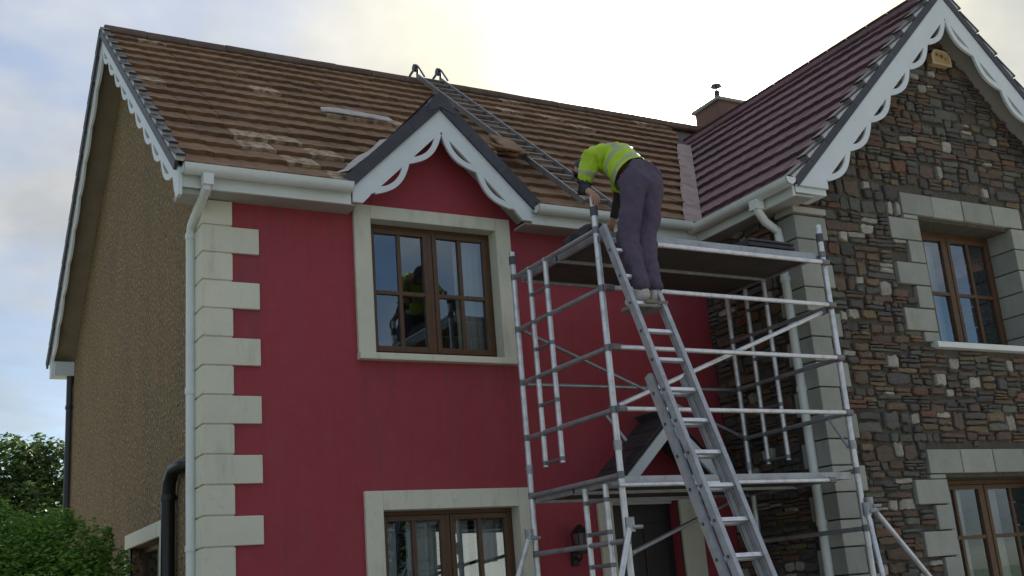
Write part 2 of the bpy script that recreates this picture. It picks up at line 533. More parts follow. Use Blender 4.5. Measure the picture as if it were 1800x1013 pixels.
# left gable wall with side window
SW = (1.40, 2.75, 1.15, 2.36)
m = MB()
gx = MB()
wall_with_holes(gx, 0.28, HD, 0.0, 4.85, [SW], 0, 0.25)
m.v = [(y, x, z) for x, y, z in gx.v]
m.f, m.m = gx.f, gx.m
m.extr([(0.0, 4.85), (HD, 4.85), (HD, 5.0 + SLR * (REAR_Y - HD) - 0.12), (RIDGE_Y, RIDGE_Z - 0.12), (0.0, main_z(0.0) - 0.12)], lambda a, b, d: (d, a, b), 0.002, 0.25)
gw = m.build('gable_wall', DASH, house)
m = MB()
m.box(0.25, HX1, HD - 0.25, HD, 0, 4.95)
m.box(HX1 - .25, HX1, WY + .3, HD - .25, 0, 4.95)
m.box(0.26, HX1 - .26, 0.29, HD - .26, 2.55, 2.75)
m.build('rear_wall', DASH, house)

# quoins on the front left corner
for k in range(19):
    z1 = 4.628 - 0.2255 * (k - 1)
    z0 = z1 - 0.2255 + 0.012
    if z1 < 0.9: break
    longf = (k % 2 == 1)
    if k == 0: z1, z0 = 4.84, 4.64
    w = 0.425 if longf else 0.212
    m = MB()
    m.extr([(-0.030, -0.028), (w, -0.028), (w, 0.03), (0.03, 0.03), (0.03, 0.235 if longf else 0.225), (-0.030, 0.235 if longf else 0.225)],
           lambda a, b, d: (a, b, d), z0, z1)
    m.build('quoin', CREAM, fw, bevel=0.006)
# recessed joint strip behind the quoins
m = MB()
m.box(-0.012, 0.205, -0.012, 0.02, 0.2, 4.84)
m.box(-0.012, 0.02, 0.02, 0.22, 0.2, 4.84)
m.build('quoin_bed', CREAM, fw)


def surround(mb, x0, x1, z0, z1, band, y, proud, top=None):
    top = top or band
    e = .010                                            # plaster also lines the reveals
    mb.box(x0 - band, x0 + e, y - proud, y + .109, z0, z1 + top)
    mb.box(x1 - e, x1 + band, y - proud, y + .109, z0, z1 + top)
    mb.box(x0 + e, x1 - e, y - proud, y + .109, z1 - e, z1 + top)


def window(op, yf, depth, parent, barz, label=None, cols=2):
    """brown timber casement window: frame > two sashes, eight panes"""
    x0, x1, z0, z1 = op
    y = yf + depth
    e = 0.045
    m = MB()
    m.box(x0, x0 + e, y, y + .07, z0, z1)
    m.box(x1 - e, x1, y, y + .07, z0, z1)
    m.box(x0 + e, x1 - e, y, y + .07, z1 - e, z1)
    m.box(x0 + e, x1 - e, y - .012, y + .07, z0, z0 + e)
    xm = (x0 + x1) / 2
    m.box(xm - .022, xm + .022, y - .008, y + .07, z0 + e, z1 - e)
    win = m.build('window', WOOD, parent, bevel=0.004)
    if label: win['label'] = label
    for s in (0, 1):
        a0, a1 = (x0 + e + .002, xm - .024) if s == 0 else (xm + .024, x1 - e - .002)
        b0, b1 = z0 + e + .002, z1 - e - .002
        q = 0.042
        m = MB()
        ys0, ys1 = y - .016, y + .035
        m.box(a0, a0 + q, ys0, ys1, b0, b1)
        m.box(a1 - q, a1, ys0, ys1, b0, b1)
        m.box(a0 + q, a1 - q, ys0, ys1, b1 - q, b1)
        m.box(a0 + q, a1 - q, ys0, ys1, b0, b0 + q * 1.2)
        m.build('sash', WOOD, win, bevel=0.004)
        am = (a0 + a1) / 2
        m = MB()
        m.box(am - .017, am + .017, y - .010, y + .028, b0 + q * 1.2, b1 - q)
        m.build('glazing_bar', WOOD, win, bevel=0.003)
        for c0, c1 in ((a0 + q, am - .017), (am + .017, a1 - q)):
            m = MB()
            m.box(c0, c1, y - .010, y + .028, barz - .017, barz + .017)
            m.build('glazing_bar', WOOD, win, bevel=0.003)
            for d0, d1 in ((b0 + q * 1.2, barz - .017), (barz + .017, b1 - q)):
                m = MB()
                t1, t2 = random.uniform(-.0035, .0035), random.uniform(-.0035, .0035)
                m.add([(c0 - .004, y + .010 + t1, d0 - .004), (c1 + .004, y + .010 - t1, d0 - .004), (c1 + .004, y + .010 - t1 + t2, d1 + .004), (c0 - .004, y + .010 + t1 + t2, d1 + .004)],
                      [(0, 1, 2, 3)])
                m.build('pane', GLASS, win, fix=False)
    return win


# front windows
uw = window(UPW, 0.0, 0.11, house, 4.215, 'upper brown timber window in the red front')
m = MB(); surround(m, *UPW[:2], 3.60, UPW[3], 0.140, 0.0, 0.034, .108)
m.build('surround', CREAM, uw, bevel=0.005)
m = MB(); m.box(UPW[0] - .145, UPW[1] + .145, -0.075, 0.11, 3.592, 3.648)
m.build('sill', CREAM, uw, bevel=0.006)
lw = window(LOW, 0.0, 0.11, house, 1.80, 'lower brown timber window in the red front')
m = MB(); surround(m, *LOW[:2], 1.13, LOW[3], 0.143, 0.0, 0.034)
m.build('surround', CREAM, lw, bevel=0.005)
m = MB(); m.box(LOW[0] - .145, LOW[1] + .145, -0.075, 0.11, 1.122, 1.178)
m.build('sill', CREAM, lw, bevel=0.006)

# side window in the gable wall (turned through a right angle)
m = MB()
m.box(-0.03, 0.02, SW[0] - .13, SW[0], SW[2], SW[3] + .13)
m.box(-0.03, 0.02, SW[1], SW[1] + .13, SW[2], SW[3] + .13)
m.box(-0.03, 0.02, SW[0], SW[1], SW[3], SW[3] + .13)
sw = MB()
for a, b in ((SW[0], SW[0] + .05), (SW[1] - .05, SW[1]), ((SW[0] + SW[1]) / 2 - .03, (SW[0] + SW[1]) / 2 + .03)):
    sw.box(0.11, 0.17, a, b, SW[2], SW[3])
sw.box(0.112, 0.168, SW[0] + .05, SW[1] - .05, SW[3] - .05, SW[3] - .001)
sw.box(0.112, 0.168, SW[0] + .05, SW[1] - .05, SW[2], SW[2] + .05)
swo = sw.build('window', WOOD, house, bevel=.004, label='side window low in the pebbledashed gable')
m.build('surround', CREAM, swo, bevel=.005)
for a, b in ((SW[0] + .05, (SW[0] + SW[1]) / 2 - .03), ((SW[0] + SW[1]) / 2 + .03, SW[1] - .05)):
    m = MB(); m.add([(.135, a, SW[2] + .05), (.135, a, SW[3] - .05), (.135, b, SW[3] - .05), (.135, b, SW[2] + .05)], [(0, 1, 2, 3)])
    m.build('pane', GLASS, swo, fix=False)

# front door, recessed, under the porch
m = MB()
m.box(DOOR[0], DOOR[1], 0.13, 0.18, DOOR[2], DOOR[3] - .03)
for a in (DOOR[0] + .08, DOOR[0] + .41):
    for z0, z1 in ((.3, 1.0), (1.1, 2.2)):
        m.box(a, a + .25, 0.118, 0.13, z0, z1)
dr = m.build('front_door', DOORM, house, bevel=.004)
m = MB(); m.tube([(DOOR[0] + .06, .10, 1.1), (DOOR[0] + .06, .10, 1.25)], .012)
m.build('handle', ALU, dr)
m = MB()
m.box(DOOR[1], DOOR[1] + .235, -0.032, .02, 0, DOOR[3] + .02)
m.box(DOOR[0] - .15, DOOR[0], -0.032, .02, 0, DOOR[3] + .02)
m.build('door_surround', CREAM, dr, bevel=.006)
m = MB()
m.box(DOOR[0], DOOR[1], 0.09, .13, DOOR[3] - .03, DOOR[3])
m.box(DOOR[0], DOOR[1], -0.030, .02, DOOR[3] - .012, DOOR[3] + .018)
m.build('door_frame', WHITE, dr)

# ------------------------------------------------------------------ stone wing
m = MB()
wall_with_holes(m, WX + .02, HX1, 0.0, 4.90, [WUP, WLO], WY + .012, WY + .34)
m.extr([(WX + .02, 4.90), (HX1, 4.90), (WAX, wing_z(WAX) - .08)], lambda a, b, d: (a, d, b), WY + .012, WY + .34)
wf = m.build('stone_wall', JOINT, house)
m = MB()
m.box(WX + .012, WX + .25, WY + .34, 0.28, 0.0, 4.95)
wsd = m.build('side_wall', JOINT, house)

PIX = lambda p: (lambda d: (CX + F_PX * d.dot(RIGHT) / d.dot(FWD), CY - F_PX * d.dot(UP) / d.dot(FWD)))(Vector(p) - CAM)


def in_view(p, pad=40):
    x, y = PIX(p)
    return -pad < x < 1800 + pad and -pad < y < 1013 + pad


def stone_poly(a0, a1, b0, b1):
    """rough outline of one stone in its cell: knocked-off corners, ragged edges, a little tilted"""
    w, h = a1 - a0, b1 - b0
    pts = []
    ca, cb = (a0 + a1) / 2, (b0 + b1) / 2
    n = 5
    ang = random.uniform(-.035, .035) * min(1, .12 / w)
    tp = [random.uniform(-.32, .32) for _ in range(4)]
    for i in range(2 * n):
        top = i < n
        k = (i if top else i - n) / (n - 1)
        x = a0 + w * k if top else a1 - w * k
        z = b1 if top else b0
        e = abs(k - .5) * 2
        dx = (1 if x < ca else -1) * random.uniform(0, .30) * min(h, w * .5) * (e > .8) + random.uniform(-.06, .06) * w * (e < .8)
        dz = (1 if z < cb else -1) * (random.uniform(0, .17) + .14 * (e > .8) * random.random()) * h
        x += dx; z += dz
        pts.append((x - (z - cb) * ang, z + (x - ca) * ang))
    return pts


def add_stone(mb, poly, fn, proud, mi):
    n = len(poly)
    ca = sum(p[0] for p in poly) / n
    cb = sum(p[1] for p in poly) / n
    ins = lambda k: [(ca + (a - ca) * k, cb + (b - cb) * k) for a, b in poly]
    t1, t2 = random.uniform(-.012, .012), random.uniform(-.006, .006)
    vs = [fn(a, b, 0.02) for a, b in poly] + [fn(a, b, -proud * .55) for a, b in ins(.985)]
    w = max(p[0] for p in poly) - min(p[0] for p in poly)
    for a, b in ins(.86):
        vs.append(fn(a, b, -proud + t1 * (a - ca) / w * 2 + random.uniform(-.004, .004)))
    fs = []
    for r in (0, 1):
        fs += [(r * n + i, r * n + (i + 1) % n, (r + 1) * n + (i + 1) % n, (r + 1) * n + i) for i in range(n)]
    vs.append(fn(ca, cb, -proud - random.uniform(-.003, .008)))
    fs += [(2 * n + i, 2 * n + (i + 1) % n, 3 * n) for i in range(n)]
    mb.add(vs, fs, mi)


def pick_stone():
    return random.choices(range(7), weights=[28, 29, 18, 8, 11, 3, 6])[0]


def rubble(a0, a1, b0, b1, allowed):
    """random coursed rubble cells: (a0,a1,b0,b1)"""
    cells = []
    z = b0
    while z < b1:
        h = random.choice([.06, .08, .10, .12, .15, .17]) * random.uniform(.85, 1.15)
        x = a0 - random.uniform(0, .2)
        while x < a1:
            w = random.uniform(0.09, 0.28) if random.random() < .85 else random.uniform(.30, .44)
            yo = random.uniform(-.018, .018)
            r = random.random()
            if h < .08: nn = 1 if r < .7 else 2
            elif w < .18 and r < .75 or r < .34: nn = 1
            elif r < .82: nn = 2
            else: nn = 3
            cuts = [0] + sorted(min(max((k + random.uniform(-.18, .18)) / nn, .1), .9) for k in range(1, nn)) + [1]
            for i in range(nn):
                xa, xb = x, x + w
                if nn > 1 and random.random() < .5 and w > .24:
                    xm = x + w * random.uniform(.35, .65)
                    parts = [(x, xm), (xm, x + w)]
                else:
                    parts = [(x, x + w)]
                for pa, pb in parts:
                    c = (pa + .005, pb - .005, yo + z + h * cuts[i] + .002, yo + z + h * cuts[i + 1] - .002)
                    c = allowed(c)
                    if c and c[1] - c[0] > .035 and c[3] - c[2] > .014:
                        cells.append(c)
            x += w
        z += h
    return cells


# dressed blocks of the wing: corner quoins, window jambs and lintels (x0, x1, z0, z1) on the front face
blocks = []
zt = 4.76
k = 0
while zt > 0.1:
    blocks.append((WX, WX + (0.355 if k % 2 == 0 else 0.205), zt - .2255 + .012, zt, 'corner', k))
    zt -= .2255
    k += 1
for op, lx0 in ((WUP, WUP[0] - .2), (WLO, WLO[0] - .19)):
    x0, x1, z0, z1 = op
    xx = lx0
    while xx < x1 + .15:
        blocks.append((xx, xx + .432, z1 + .035, z1 + .250, 'lintel', 0))
        xx += .442
    for side in (-1, 1):
        zt = z1 - .02 if side < 0 else z1 + .02
        blocks.append((x0 - .2, x0, z1 - .012, z1 + .025, 'jamb', 0)) if side < 0 else None
        k = 0
        while zt > z0 + .02:
            ww = .41 if k % 2 == 0 else .20
            zb = max(zt - .2255 + .012, z0)
            if side < 0: blocks.append((x0 - ww, x0, zb, zt, 'jamb', k))
            else: blocks.append((x1, x1 + ww, zb, zt, 'jambR', k))
            zt -= .2255
            k += 1
for x0, x1, z0, z1, kind, k in blocks:
    m = MB()
    jit = random.uniform(-.004, .004)
    if kind == 'corner':
        s = 0.19 if k % 2 == 0 else 0.30
        m.extr([(x0 - .028, WY - .030 + jit), (x1, WY - .030 + jit), (x1, WY + .03), (x0 + .03, WY + .03), (x0 + .03, WY + s), (x0 - .028, WY + s)], lambda a, b, d: (a, b, d), z0, z1)
    elif kind == 'lintel':
        m.box(x0, x1, WY - .030 + jit, WY + .03, z0, z1)
    elif kind == 'jamb':
        m.box(x0, x1, WY - .030 + jit, WY + .03, z0, z1)
    else:
        m.extr([(x0 - .004, WY - .030 + jit), (x1, WY - .030 + jit), (x1, WY + .03), (x0 + .03, WY + .03), (x0 + .03, WY + .27), (x0 - .004, WY + .27)], lambda a, b, d: (a, b, d), z0, z1)
    m.build('dressed_block', BLOCK, wf, bevel=.007)
# moulded cap on the corner pier
m = MB()
m.box(WX - .045, WX + .36, WY - .05, WY + .2, 4.78, 4.84)
m.build('dressed_block', SOFFIT, wf, bevel=.01)


def allow_front(c):
    a0, a1, b0, b1 = c
    # inside gable?
    for bx0, bx1, bz0, bz1, *_ in blocks:
        if a1 > bx0 - .008 and a0 < bx1 + .008 and b1 > bz0 - .004 and b0 < bz1 + .004:
            if a0 < bx0 - .02: a1 = min(a1, bx0 - .010)
            elif a1 > bx1 + .02: a0 = max(a0, bx1 + .010)
            else: return None
    for x0, x1, z0, z1 in (WUP, WLO):
        if a1 > x0 and a0 < x1 and b1 > z0 - .07 and b0 < z1 + .02: return None
    a0 = max(a0, WX + .01); a1 = min(a1, HX1)
    if a1 <= a0: return None
    zt = min(wing_z(a0), wing_z(a1)) - .16
    if b1 > zt and b0 > 4.8:
        # shift the end in under the slope
        if b1 > wing_z((a0 + a1) / 2) - .16: return None
    return (a0, a1, b0, b1)


front_cells = rubble(WX, HX1, 0.05, 7.25, allow_front)
side_cells = rubble(WY + .2, 0.0, 0.05, 4.85, lambda c: (max(c[0], WY + .31), min(c[1], -.005), c[2], c[3]) if c[1] - .04 > WY + .31 and c[0] < -.04 else None)
fn_front = lambda a, b, d: (a, WY + d, b)
fn_side = lambda a, b, d: (WX + d, a, b)
cand = []
for c in front_cells:
    p = (0.5 * (c[0] + c[1]), WY, .5 * (c[2] + c[3]))
    cand.append((in_view(p) * (c[1] - c[0]) * (c[3] - c[2]), 0, c))
for c in side_cells:
    p = (WX, 0.5 * (c[0] + c[1]), .5 * (c[2] + c[3]))
    cand.append((in_view(p) * (c[1] - c[0]) * (c[3] - c[2]) * .35, 1, c))
cand.sort(key=lambda t: -t[0])
rest = (MB(), MB())
for i, (s, w, c) in enumerate(cand):
    poly = stone_poly(*c)
    mi = pick_stone()
    if (c[1] - c[0]) < .17 and (c[3] - c[2]) > .09 and random.random() < .35: mi = 5
    pr = random.uniform(.006, .030)
    fn = (fn_front, fn_side)[w]
    if i < 300:
        m = MB()
        add_stone(m, poly, fn, pr, 0)
        m.build('stone', STONES[mi], (wf, wsd)[w])
    else:
        add_stone(rest[w], poly, fn, pr, mi)
rest[0].build('stone', STONES, wf, kind='stuff')
rest[1].build('stone', STONES, wsd, kind='stuff')

ww = window(WUP, WY, 0.27, house, 4.24, 'upper brown timber window in the stone wing')
m = MB(); m.box(WUP[0] - .10, WUP[1] + .15, WY - .075, WY + .27, 3.592, 3.648)
m.build('sill', PVC, ww, bevel=.005)
wl = window(WLO, WY, 0.27, house, 1.86, 'lower brown timber window in the stone wing')
m = MB(); m.box(WLO[0] - .10, WLO[1] + .15, WY - .075, WY + .27, 1.122, 1.178)
m.build('sill', PVC, wl, bevel=.005)

# ------------------------------------------------------------------ roofs
# decks
m = MB()
T = 0.05
deck = [(-0.24, EAVE_Y + .06), (HX1, EAVE_Y + .06)]
o_ = -0.075
for xa, xb, ya in ((-.22, DX - .90, EAVE_Y + .05), (DX - .90, DX + .90, .21), (DX + .90, WX, EAVE_Y + .05)):
    m.add([(xa, ya, main_z(ya) + o_), (xb, ya, main_z(ya) + o_), (xb, RIDGE_Y, RIDGE_Z + o_), (xa, RIDGE_Y, RIDGE_Z + o_)], [(0, 1, 2, 3)])
m.add([(WX, 0.3, main_z(.3) + o_), (HX1 + .2, 0.3, main_z(.3) + o_), (HX1 + .2, RIDGE_Y, RIDGE_Z + o_), (WX, RIDGE_Y, RIDGE_Z + o_)], [(0, 1, 2, 3)])
m.add([(-.22, RIDGE_Y, RIDGE_Z + o_), (HX1 + .2, RIDGE_Y, RIDGE_Z + o_), (HX1 + .2, REAR_Y, 5.0 + o_), (-.22, REAR_Y, 5.0 + o_)], [(0, 1, 2, 3)])
roof = m.build('roof', DECK, house)
m = MB()
ymeet = EAVE_Y + (WR_Z - EAVE_Z) / SLF + .3
m.add([(W_EAVE_X + .05, WY - .27, wing_z(W_EAVE_X + .05) + o_), (WR_X, WY - .27, WR_Z + o_), (WR_X, ymeet, WR_Z + o_), (W_EAVE_X + .05, EAVE_Y + .1, wing_z(W_EAVE_X + .05) + o_)], [(0, 1, 2, 3)])
xr = 2 * WR_X - W_EAVE_X
m.add([(xr, WY - .27, wing_z(xr) + o_), (WR_X, WY - .27, WR_Z + o_), (WR_X, ymeet, WR_Z + o_), (xr, EAVE_Y + .1, wing_z(xr) + o_)], [(0, 1, 2, 3)])
wroof = m.build('wing_roof', DECK, house)
m = MB()
yd = EAVE_Y + (DZ - EAVE_Z) / SLF + .1
hw = 0.93
for s in (-1, 1):
    m.add([(DX + s * hw, DY, dorm_z(DX + hw) - .05), (DX, DY, DZ - .05), (DX, yd, DZ - .05), (DX + s * hw, EAVE_Y + .1, dorm_z(DX + hw) - .05)], [(0, 1, 2, 3)])
droof = m.build('dormer_roof', DECK, house)


def tile_mb(w, l):
    """double-roll interlocking tile: u across 0..w, v up the slope 0..l, n outwards"""
    prof = [(0, .001), (.08, .002), (.15, .0045), (.25, .006), (.35, .0045), (.42, .002), (.58, .002), (.65, .0045), (.75, .006), (.85, .0045), (.92, .002), (1.0, .001)]
    m = MB()
    n = len(prof)
    vs = []
    for v, dn in ((0, 0.008), (l, -0.036)):
        vs += [(u * w * 1.0, v, h + dn) for u, h in prof]
    vs += [(u * w, 0.006, h * .3 - .034) for u, h in prof]
    fs = [(i, i + 1, n + i + 1, n + i) for i in range(n - 1)]
    fs += [(2 * n + i, 2 * n + i + 1, i + 1, i) for i in range(n - 1)]
    fs += [(0, n, 2 * n), (n - 1, 3 * n - 1, 2 * n - 1)]
    m.add(vs, fs)
    return m


TW = 0.302
NCOURSE = 15
slope_len = math.hypot(RIDGE_Y - EAVE_Y, RIDGE_Z - EAVE_Z)
GAUGE = slope_len / NCOURSE
tile_me = tile_mb(TW - .003, GAUGE + .075).mesh('roof_tile', TILE, fix=False)
tile_pale_me = tile_mb(TW - .003, GAUGE + .075).mesh('roof_tile', TILE_PALE, fix=False)
NW = 11
wing_len = math.hypot(WR_X - W_EAVE_X, WSL * (WR_X - W_EAVE_X))
WG = wing_len / NW
tile_plum_me = tile_mb(TW - .003, WG + .075).mesh('roof_tile', TILE_PLUM, fix=False)


def frame(o, u, v):
    u, v = Vector(u).normalized(), Vector(v).normalized()
    n = u.cross(v)
    return Matrix(((u.x, v.x, n.x, o[0]), (u.y, v.y, n.y, o[1]), (u.z, v.z, n.z, o[2]), (0, 0, 0, 1)))


def clip_mesh(me, mat, planes):
    """copy of a tile mesh cut off (in world space) by planes (co, no): the +no side goes"""
    bm = bmesh.new()
    bm.from_mesh(me)
    inv = mat.inverted()
    for co, no in planes:
        c = inv @ Vector(co)
        q = (inv.to_3x3() @ Vector(no)).normalized()
        bmesh.ops.bisect_plane(bm, geom=bm.verts[:] + bm.edges[:] + bm.faces[:], plane_co=c, plane_no=q, clear_outer=True)
    if not bm.faces:
        bm.free()
        return None
    r = bpy.data.meshes.new('roof_tile')
    bm.to_mesh(r)
    bm.free()
    for mt in me.materials: r.materials.append(mt)
    return r


tiles = []                                            # (area, mesh, matrix, parent)


def tile_area(mat, w, l):
    pts = [PIX(mat @ Vector(q)) for q in ((0, 0, 0), (w, 0, 0), (w, l, 0), (0, l, 0))]
    a = 0
    for i in range(4):
        x0, y0 = pts[i]; x1, y1 = pts[(i + 1) % 4]
        a += x0 * y1 - x1 * y0
    c = mat @ Vector((w / 2, l / 2, 0))
    return abs(a) / 2 * in_view(c, 60)


vm = Vector((0, RIDGE_Y - EAVE_Y, RIDGE_Z - EAVE_Z)).normalized()
nd = Vector((-DSL, 0, 1)).normalized()                # up-normal of the left dormer slope is (-DSL,0,1)
valley_x = lambda z: WR_X - (WR_Z - z) / WSL           # where the wing slope has height z
for c in range(NCOURSE):
    for k in range(-1, 25):
        x = -0.235 + TW * k + (0.0 if c % 2 == 0 else 0.0)
        if k < 0: continue
        base = Vector((x, EAVE_Y, EAVE_Z)) + vm * GAUGE * c
        zc = base.z + .1
        jit = Vector((random.uniform(-.004, .004), 0, random.uniform(-.003, .004)))
        mat = frame(base + jit, (1, random.uniform(-.006, .006), random.uniform(-.012, .012)), vm)
        planes = []
        # valley against the wing: tiles stop short of the open gutter
        lo, hi = valley_x(base.z) - .20, valley_x(base.z + .2) - .20
        if x > hi: continue
        if x + TW > lo:
            p0 = Vector((valley_x(base.z) - .20 + random.uniform(-.03, .02), base.y, base.z))
            d = Vector((valley_x(base.z + .3) - valley_x(base.z), .3 / SLF, .3))
            planes.append((p0, d.cross(frame((0, 0, 0), (1, 0, 0), vm).col[2].to_3d())))
        # dormer
        xm = x + TW / 2
        if dorm_z(xm) + .0 > base.z - .05 and base.z < DZ:
            corners = [(x, base.z), (x + TW, base.z), (x, base.z + .2), (x + TW, base.z + .2)]
            inside = [dorm_z(a) > b - .02 for a, b in corners]
            if all(inside): continue
        if xm < DX:
            if dorm_z(x + TW) > base.z - .05: planes.append((Vector((DX, 0, DZ - .02)), Vector((DSL, 0, -1))))
        else:
            if dorm_z(x) > base.z - .05: planes.append((Vector((DX, 0, DZ - .02)), Vector((-DSL, 0, -1))))
        me = tile_me
        pz = base.z
        if (0.25 < x < 1.05 and c in (2, 3) and random.random() < .8) or (0.5 < x < 1.3 and c in (1,) and random.random() < .5):
            me = tile_pale_me
        if c == 7 and 1.45 < x < 2.35: me = tile_pale_me
        if me is tile_me and random.random() < .02: me = tile_pale_me
        if planes:
            me2 = clip_mesh(me, mat, planes)
            if me2 is None or len(me2.polygons) < 3: continue
            me = me2
        if random.random() < .02:
            mat = mat @ Matrix.Rotation(R(random.uniform(-3, 3)), 4, 'Z')
        tiles.append((tile_area(mat, TW, GAUGE), me, mat, roof))
# wing left slope: u runs towards the back, v up to the ridge
vw = Vector((1, 0, WSL)).normalized()
for c in range(NW):
    base0 = Vector((W_EAVE_X, 0, wing_z(W_EAVE_X))) + vw * WG * c
    for k in range(0, 20):
        y = WY - .27 + TW * k
        ym = EAVE_Y + (base0.z - EAVE_Z) / SLF
        if y > ym + .28: continue
        b = Vector((base0.x, y + TW, base0.z + random.uniform(-.003, .004)))
        mat = frame(b, (random.uniform(-.006, .006), -1, random.uniform(-.012, .012)), vw)
        tiles.append((tile_area(mat, TW, WG), tile_plum_me, mat, wroof))
tiles.sort(key=lambda t: -t[0])
restm = {roof: MB(), wroof: MB()}
matidx = {TILE: 0, TILE_PALE: 1, TILE_PLUM: 2}
for i, (a, me, mat, par) in enumerate(tiles):
    if i < 300:
        link('roof_tile', me, par, mat)
    else:
        restm[par].add([mat @ v.co for v in me.vertices], [tuple(p.vertices) for p in me.polygons], matidx[me.materials[0]])
# hidden right slope of the wing, kept simple
vr = Vector((-1, 0, WSL)).normalized()
for c in range(NW):
    b0 = Vector((xr, 0, wing_z(xr))) + vr * WG * c
    for k in range(0, 14):
        mat = frame(b0 + Vector((0, WY - .27 + TW * k, 0)), (0, 1, 0), vr)
        restm[wroof].add([mat @ v.co for v in tile_plum_me.vertices], [tuple(p.vertices) for p in tile_plum_me.polygons], 2)
for par in restm:
    restm[par].build('roof_tile', [TILE, TILE_PALE, TILE_PLUM], par, kind='stuff', fix=False)

# dormer slopes in dark slates
for s in (-1, 1):
    for c in range(5):
        for k in range(6):
            a0 = hw - c * .19
            y = DY + .21 * k
            z = DZ - DSL * a0
            if y > EAVE_Y + (z - EAVE_Z) / SLF + .22: continue
            v = Vector((-s, 0, DSL)).normalized()
            u = Vector((0, -s, 0))
            b = Vector((DX + s * a0, y if s > 0 else y, z)) + (Vector((0, .205, 0)) if s > 0 else Vector((0, 0, 0)))
            if s < 0: u = Vector((0, -1, 0)); b = Vector((DX - a0, y + .205, z))
            else: u = Vector((0, 1, 0)); b = Vector((DX + a0, y, z))
            mm = MB(); mm.box(0, .203, 0, .30, -.004, .008)
            o = link('roof_tile', mm.mesh('slate', SLATE), droof, frame(b, u, v))
            o.matrix_basis = o.matrix_basis @ Matrix.Rotation(R(-2.2), 4, 'X')
# ridge tiles
def ridge_tile(p, q, parent, mat):
    p, q = Vector(p), Vector(q)
    d = (q - p).normalized()
    s = d.cross(Vector((0, 0, 1))).normalized()
    m = MB()
    arc = [(-.105, -.085), (-.085, -.04), (-.045, .012), (0, .026), (.045, .012), (.085, -.04), (.105, -.085)]
    arc2 = [(a * .86, b - .02) for a, b in reversed(arc)]
    m.extr(arc + arc2, lambda a, b, t: p + s * a + Vector((0, 0, b)) + d * t, 0, (q - p).length)
    m.build('ridge_tile', mat, parent)
x = -.25
while x < HX1:
    ridge_tile((x, RIDGE_Y, RIDGE_Z + .018 + random.uniform(-.004, .004)), (x + .438, RIDGE_Y, RIDGE_Z + .018 + random.uniform(-.004, .004)), roof, RIDGET)
    x += .445
y = WY - .28
while y < ymeet - .3:
    ridge_tile((WR_X, y, WR_Z + .012), (WR_X, y + .438, WR_Z + .012), wroof, TILE_PLUM)
    y += .445
y = DY - .01
while y < yd - .2:
    ridge_tile((DX, y, DZ + .0), (DX, y + .40, DZ + .0), droof, VERGE)
    y += .405

# verge units: stepped dark tile edges above each bargeboard
def verge_unit(b, out, v, nn, l, parent, name='verge_tile', w=.012, low=-.075, side=.05, wedge=.042):
    """one course of a verge: dark under-strip, tilted dark tile edge, pale mortar wedge under its raised nose"""
    out, v, nn = Vector(out), Vector(v), Vector(nn)
    m = MB()
    P2 = lambda a, c, d: Vector(b) + v * a + nn * c + out * d
    m.extr([(0, low), (l - .004, low), (l - .004, -.002), (0, -.002)], P2, -w, w)
    m.extr([(.010, 0), (l * .80, 0), (.012, wedge)], P2, -side, w * .55, 1)
    m.extr([(-.012, wedge + .002), (l * .95, .004), (l * .95, .020), (-.012, wedge + .022)], P2, -side, w * 1.1)
    return m.build(name, [VERGE, MORTAR], parent)


nn_f = Vector((0, -vm.z, vm.y))
for c in range(NCOURSE):
    verge_unit(Vector((-.285, EAVE_Y, EAVE_Z)) + vm * (GAUGE * c - .01) + nn_f * .004, (-1, 0, 0), vm, nn_f, GAUGE, roof, side=.06)
vr_ = Vector((0, RIDGE_Y - REAR_Y, RIDGE_Z - 5.0)).normalized()
nr = Vector((0, vr_.z, -vr_.y))
nr = nr if nr.z > 0 else -nr
g_ = math.hypot(REAR_Y - RIDGE_Y, RIDGE_Z - 5.0) / 15
for c in range(15):
    verge_unit(Vector((-.285, REAR_Y, 5.0)) + vr_ * (g_ * c), (-1, 0, 0), vr_, nr, g_, roof, wedge=.02, side=.1)
for s in (-1, 1):
    v = Vector((-s, 0, WSL)).normalized()
    nn = Vector((s * WSL, 0, 1)).normalized()
    for c in range(NW):
        verge_unit(Vector((WR_X + s * (WR_X - W_EAVE_X), WY - .30, wing_z(W_EAVE_X))) + v * (WG * c - .01), (0, -1, 0), v, nn, WG, wroof, side=.10, wedge=.040)
    v = Vector((-s, 0, DSL)).normalized()
    nn = Vector((s * DSL, 0, 1)).normalized()
    for c in range(3):
        l = hw * math.hypot(1, DSL) / 3
        b = Vector((DX + s * hw, DY - .02, DZ - DSL * hw)) + v * l * c
        m = MB()
        m.obox(b + v * (l - .003) / 2 - nn * .028, (0, .016, 0), v * (l - .003) / 2, nn * .055)
        m.build('verge_tile', VERGE, droof)
m = MB()                                              # capping piece at the dormer apex
m.extr([(DX - .14, DZ - .155), (DX - .085, DZ - .02), (DX, DZ + .045), (DX + .085, DZ - .02), (DX + .14, DZ - .155), (DX, DZ - .10)], lambda a, b, d: (a, d, b), DY - .042, DY + .03)
m.build('ridge_cap', VERGE, droof)


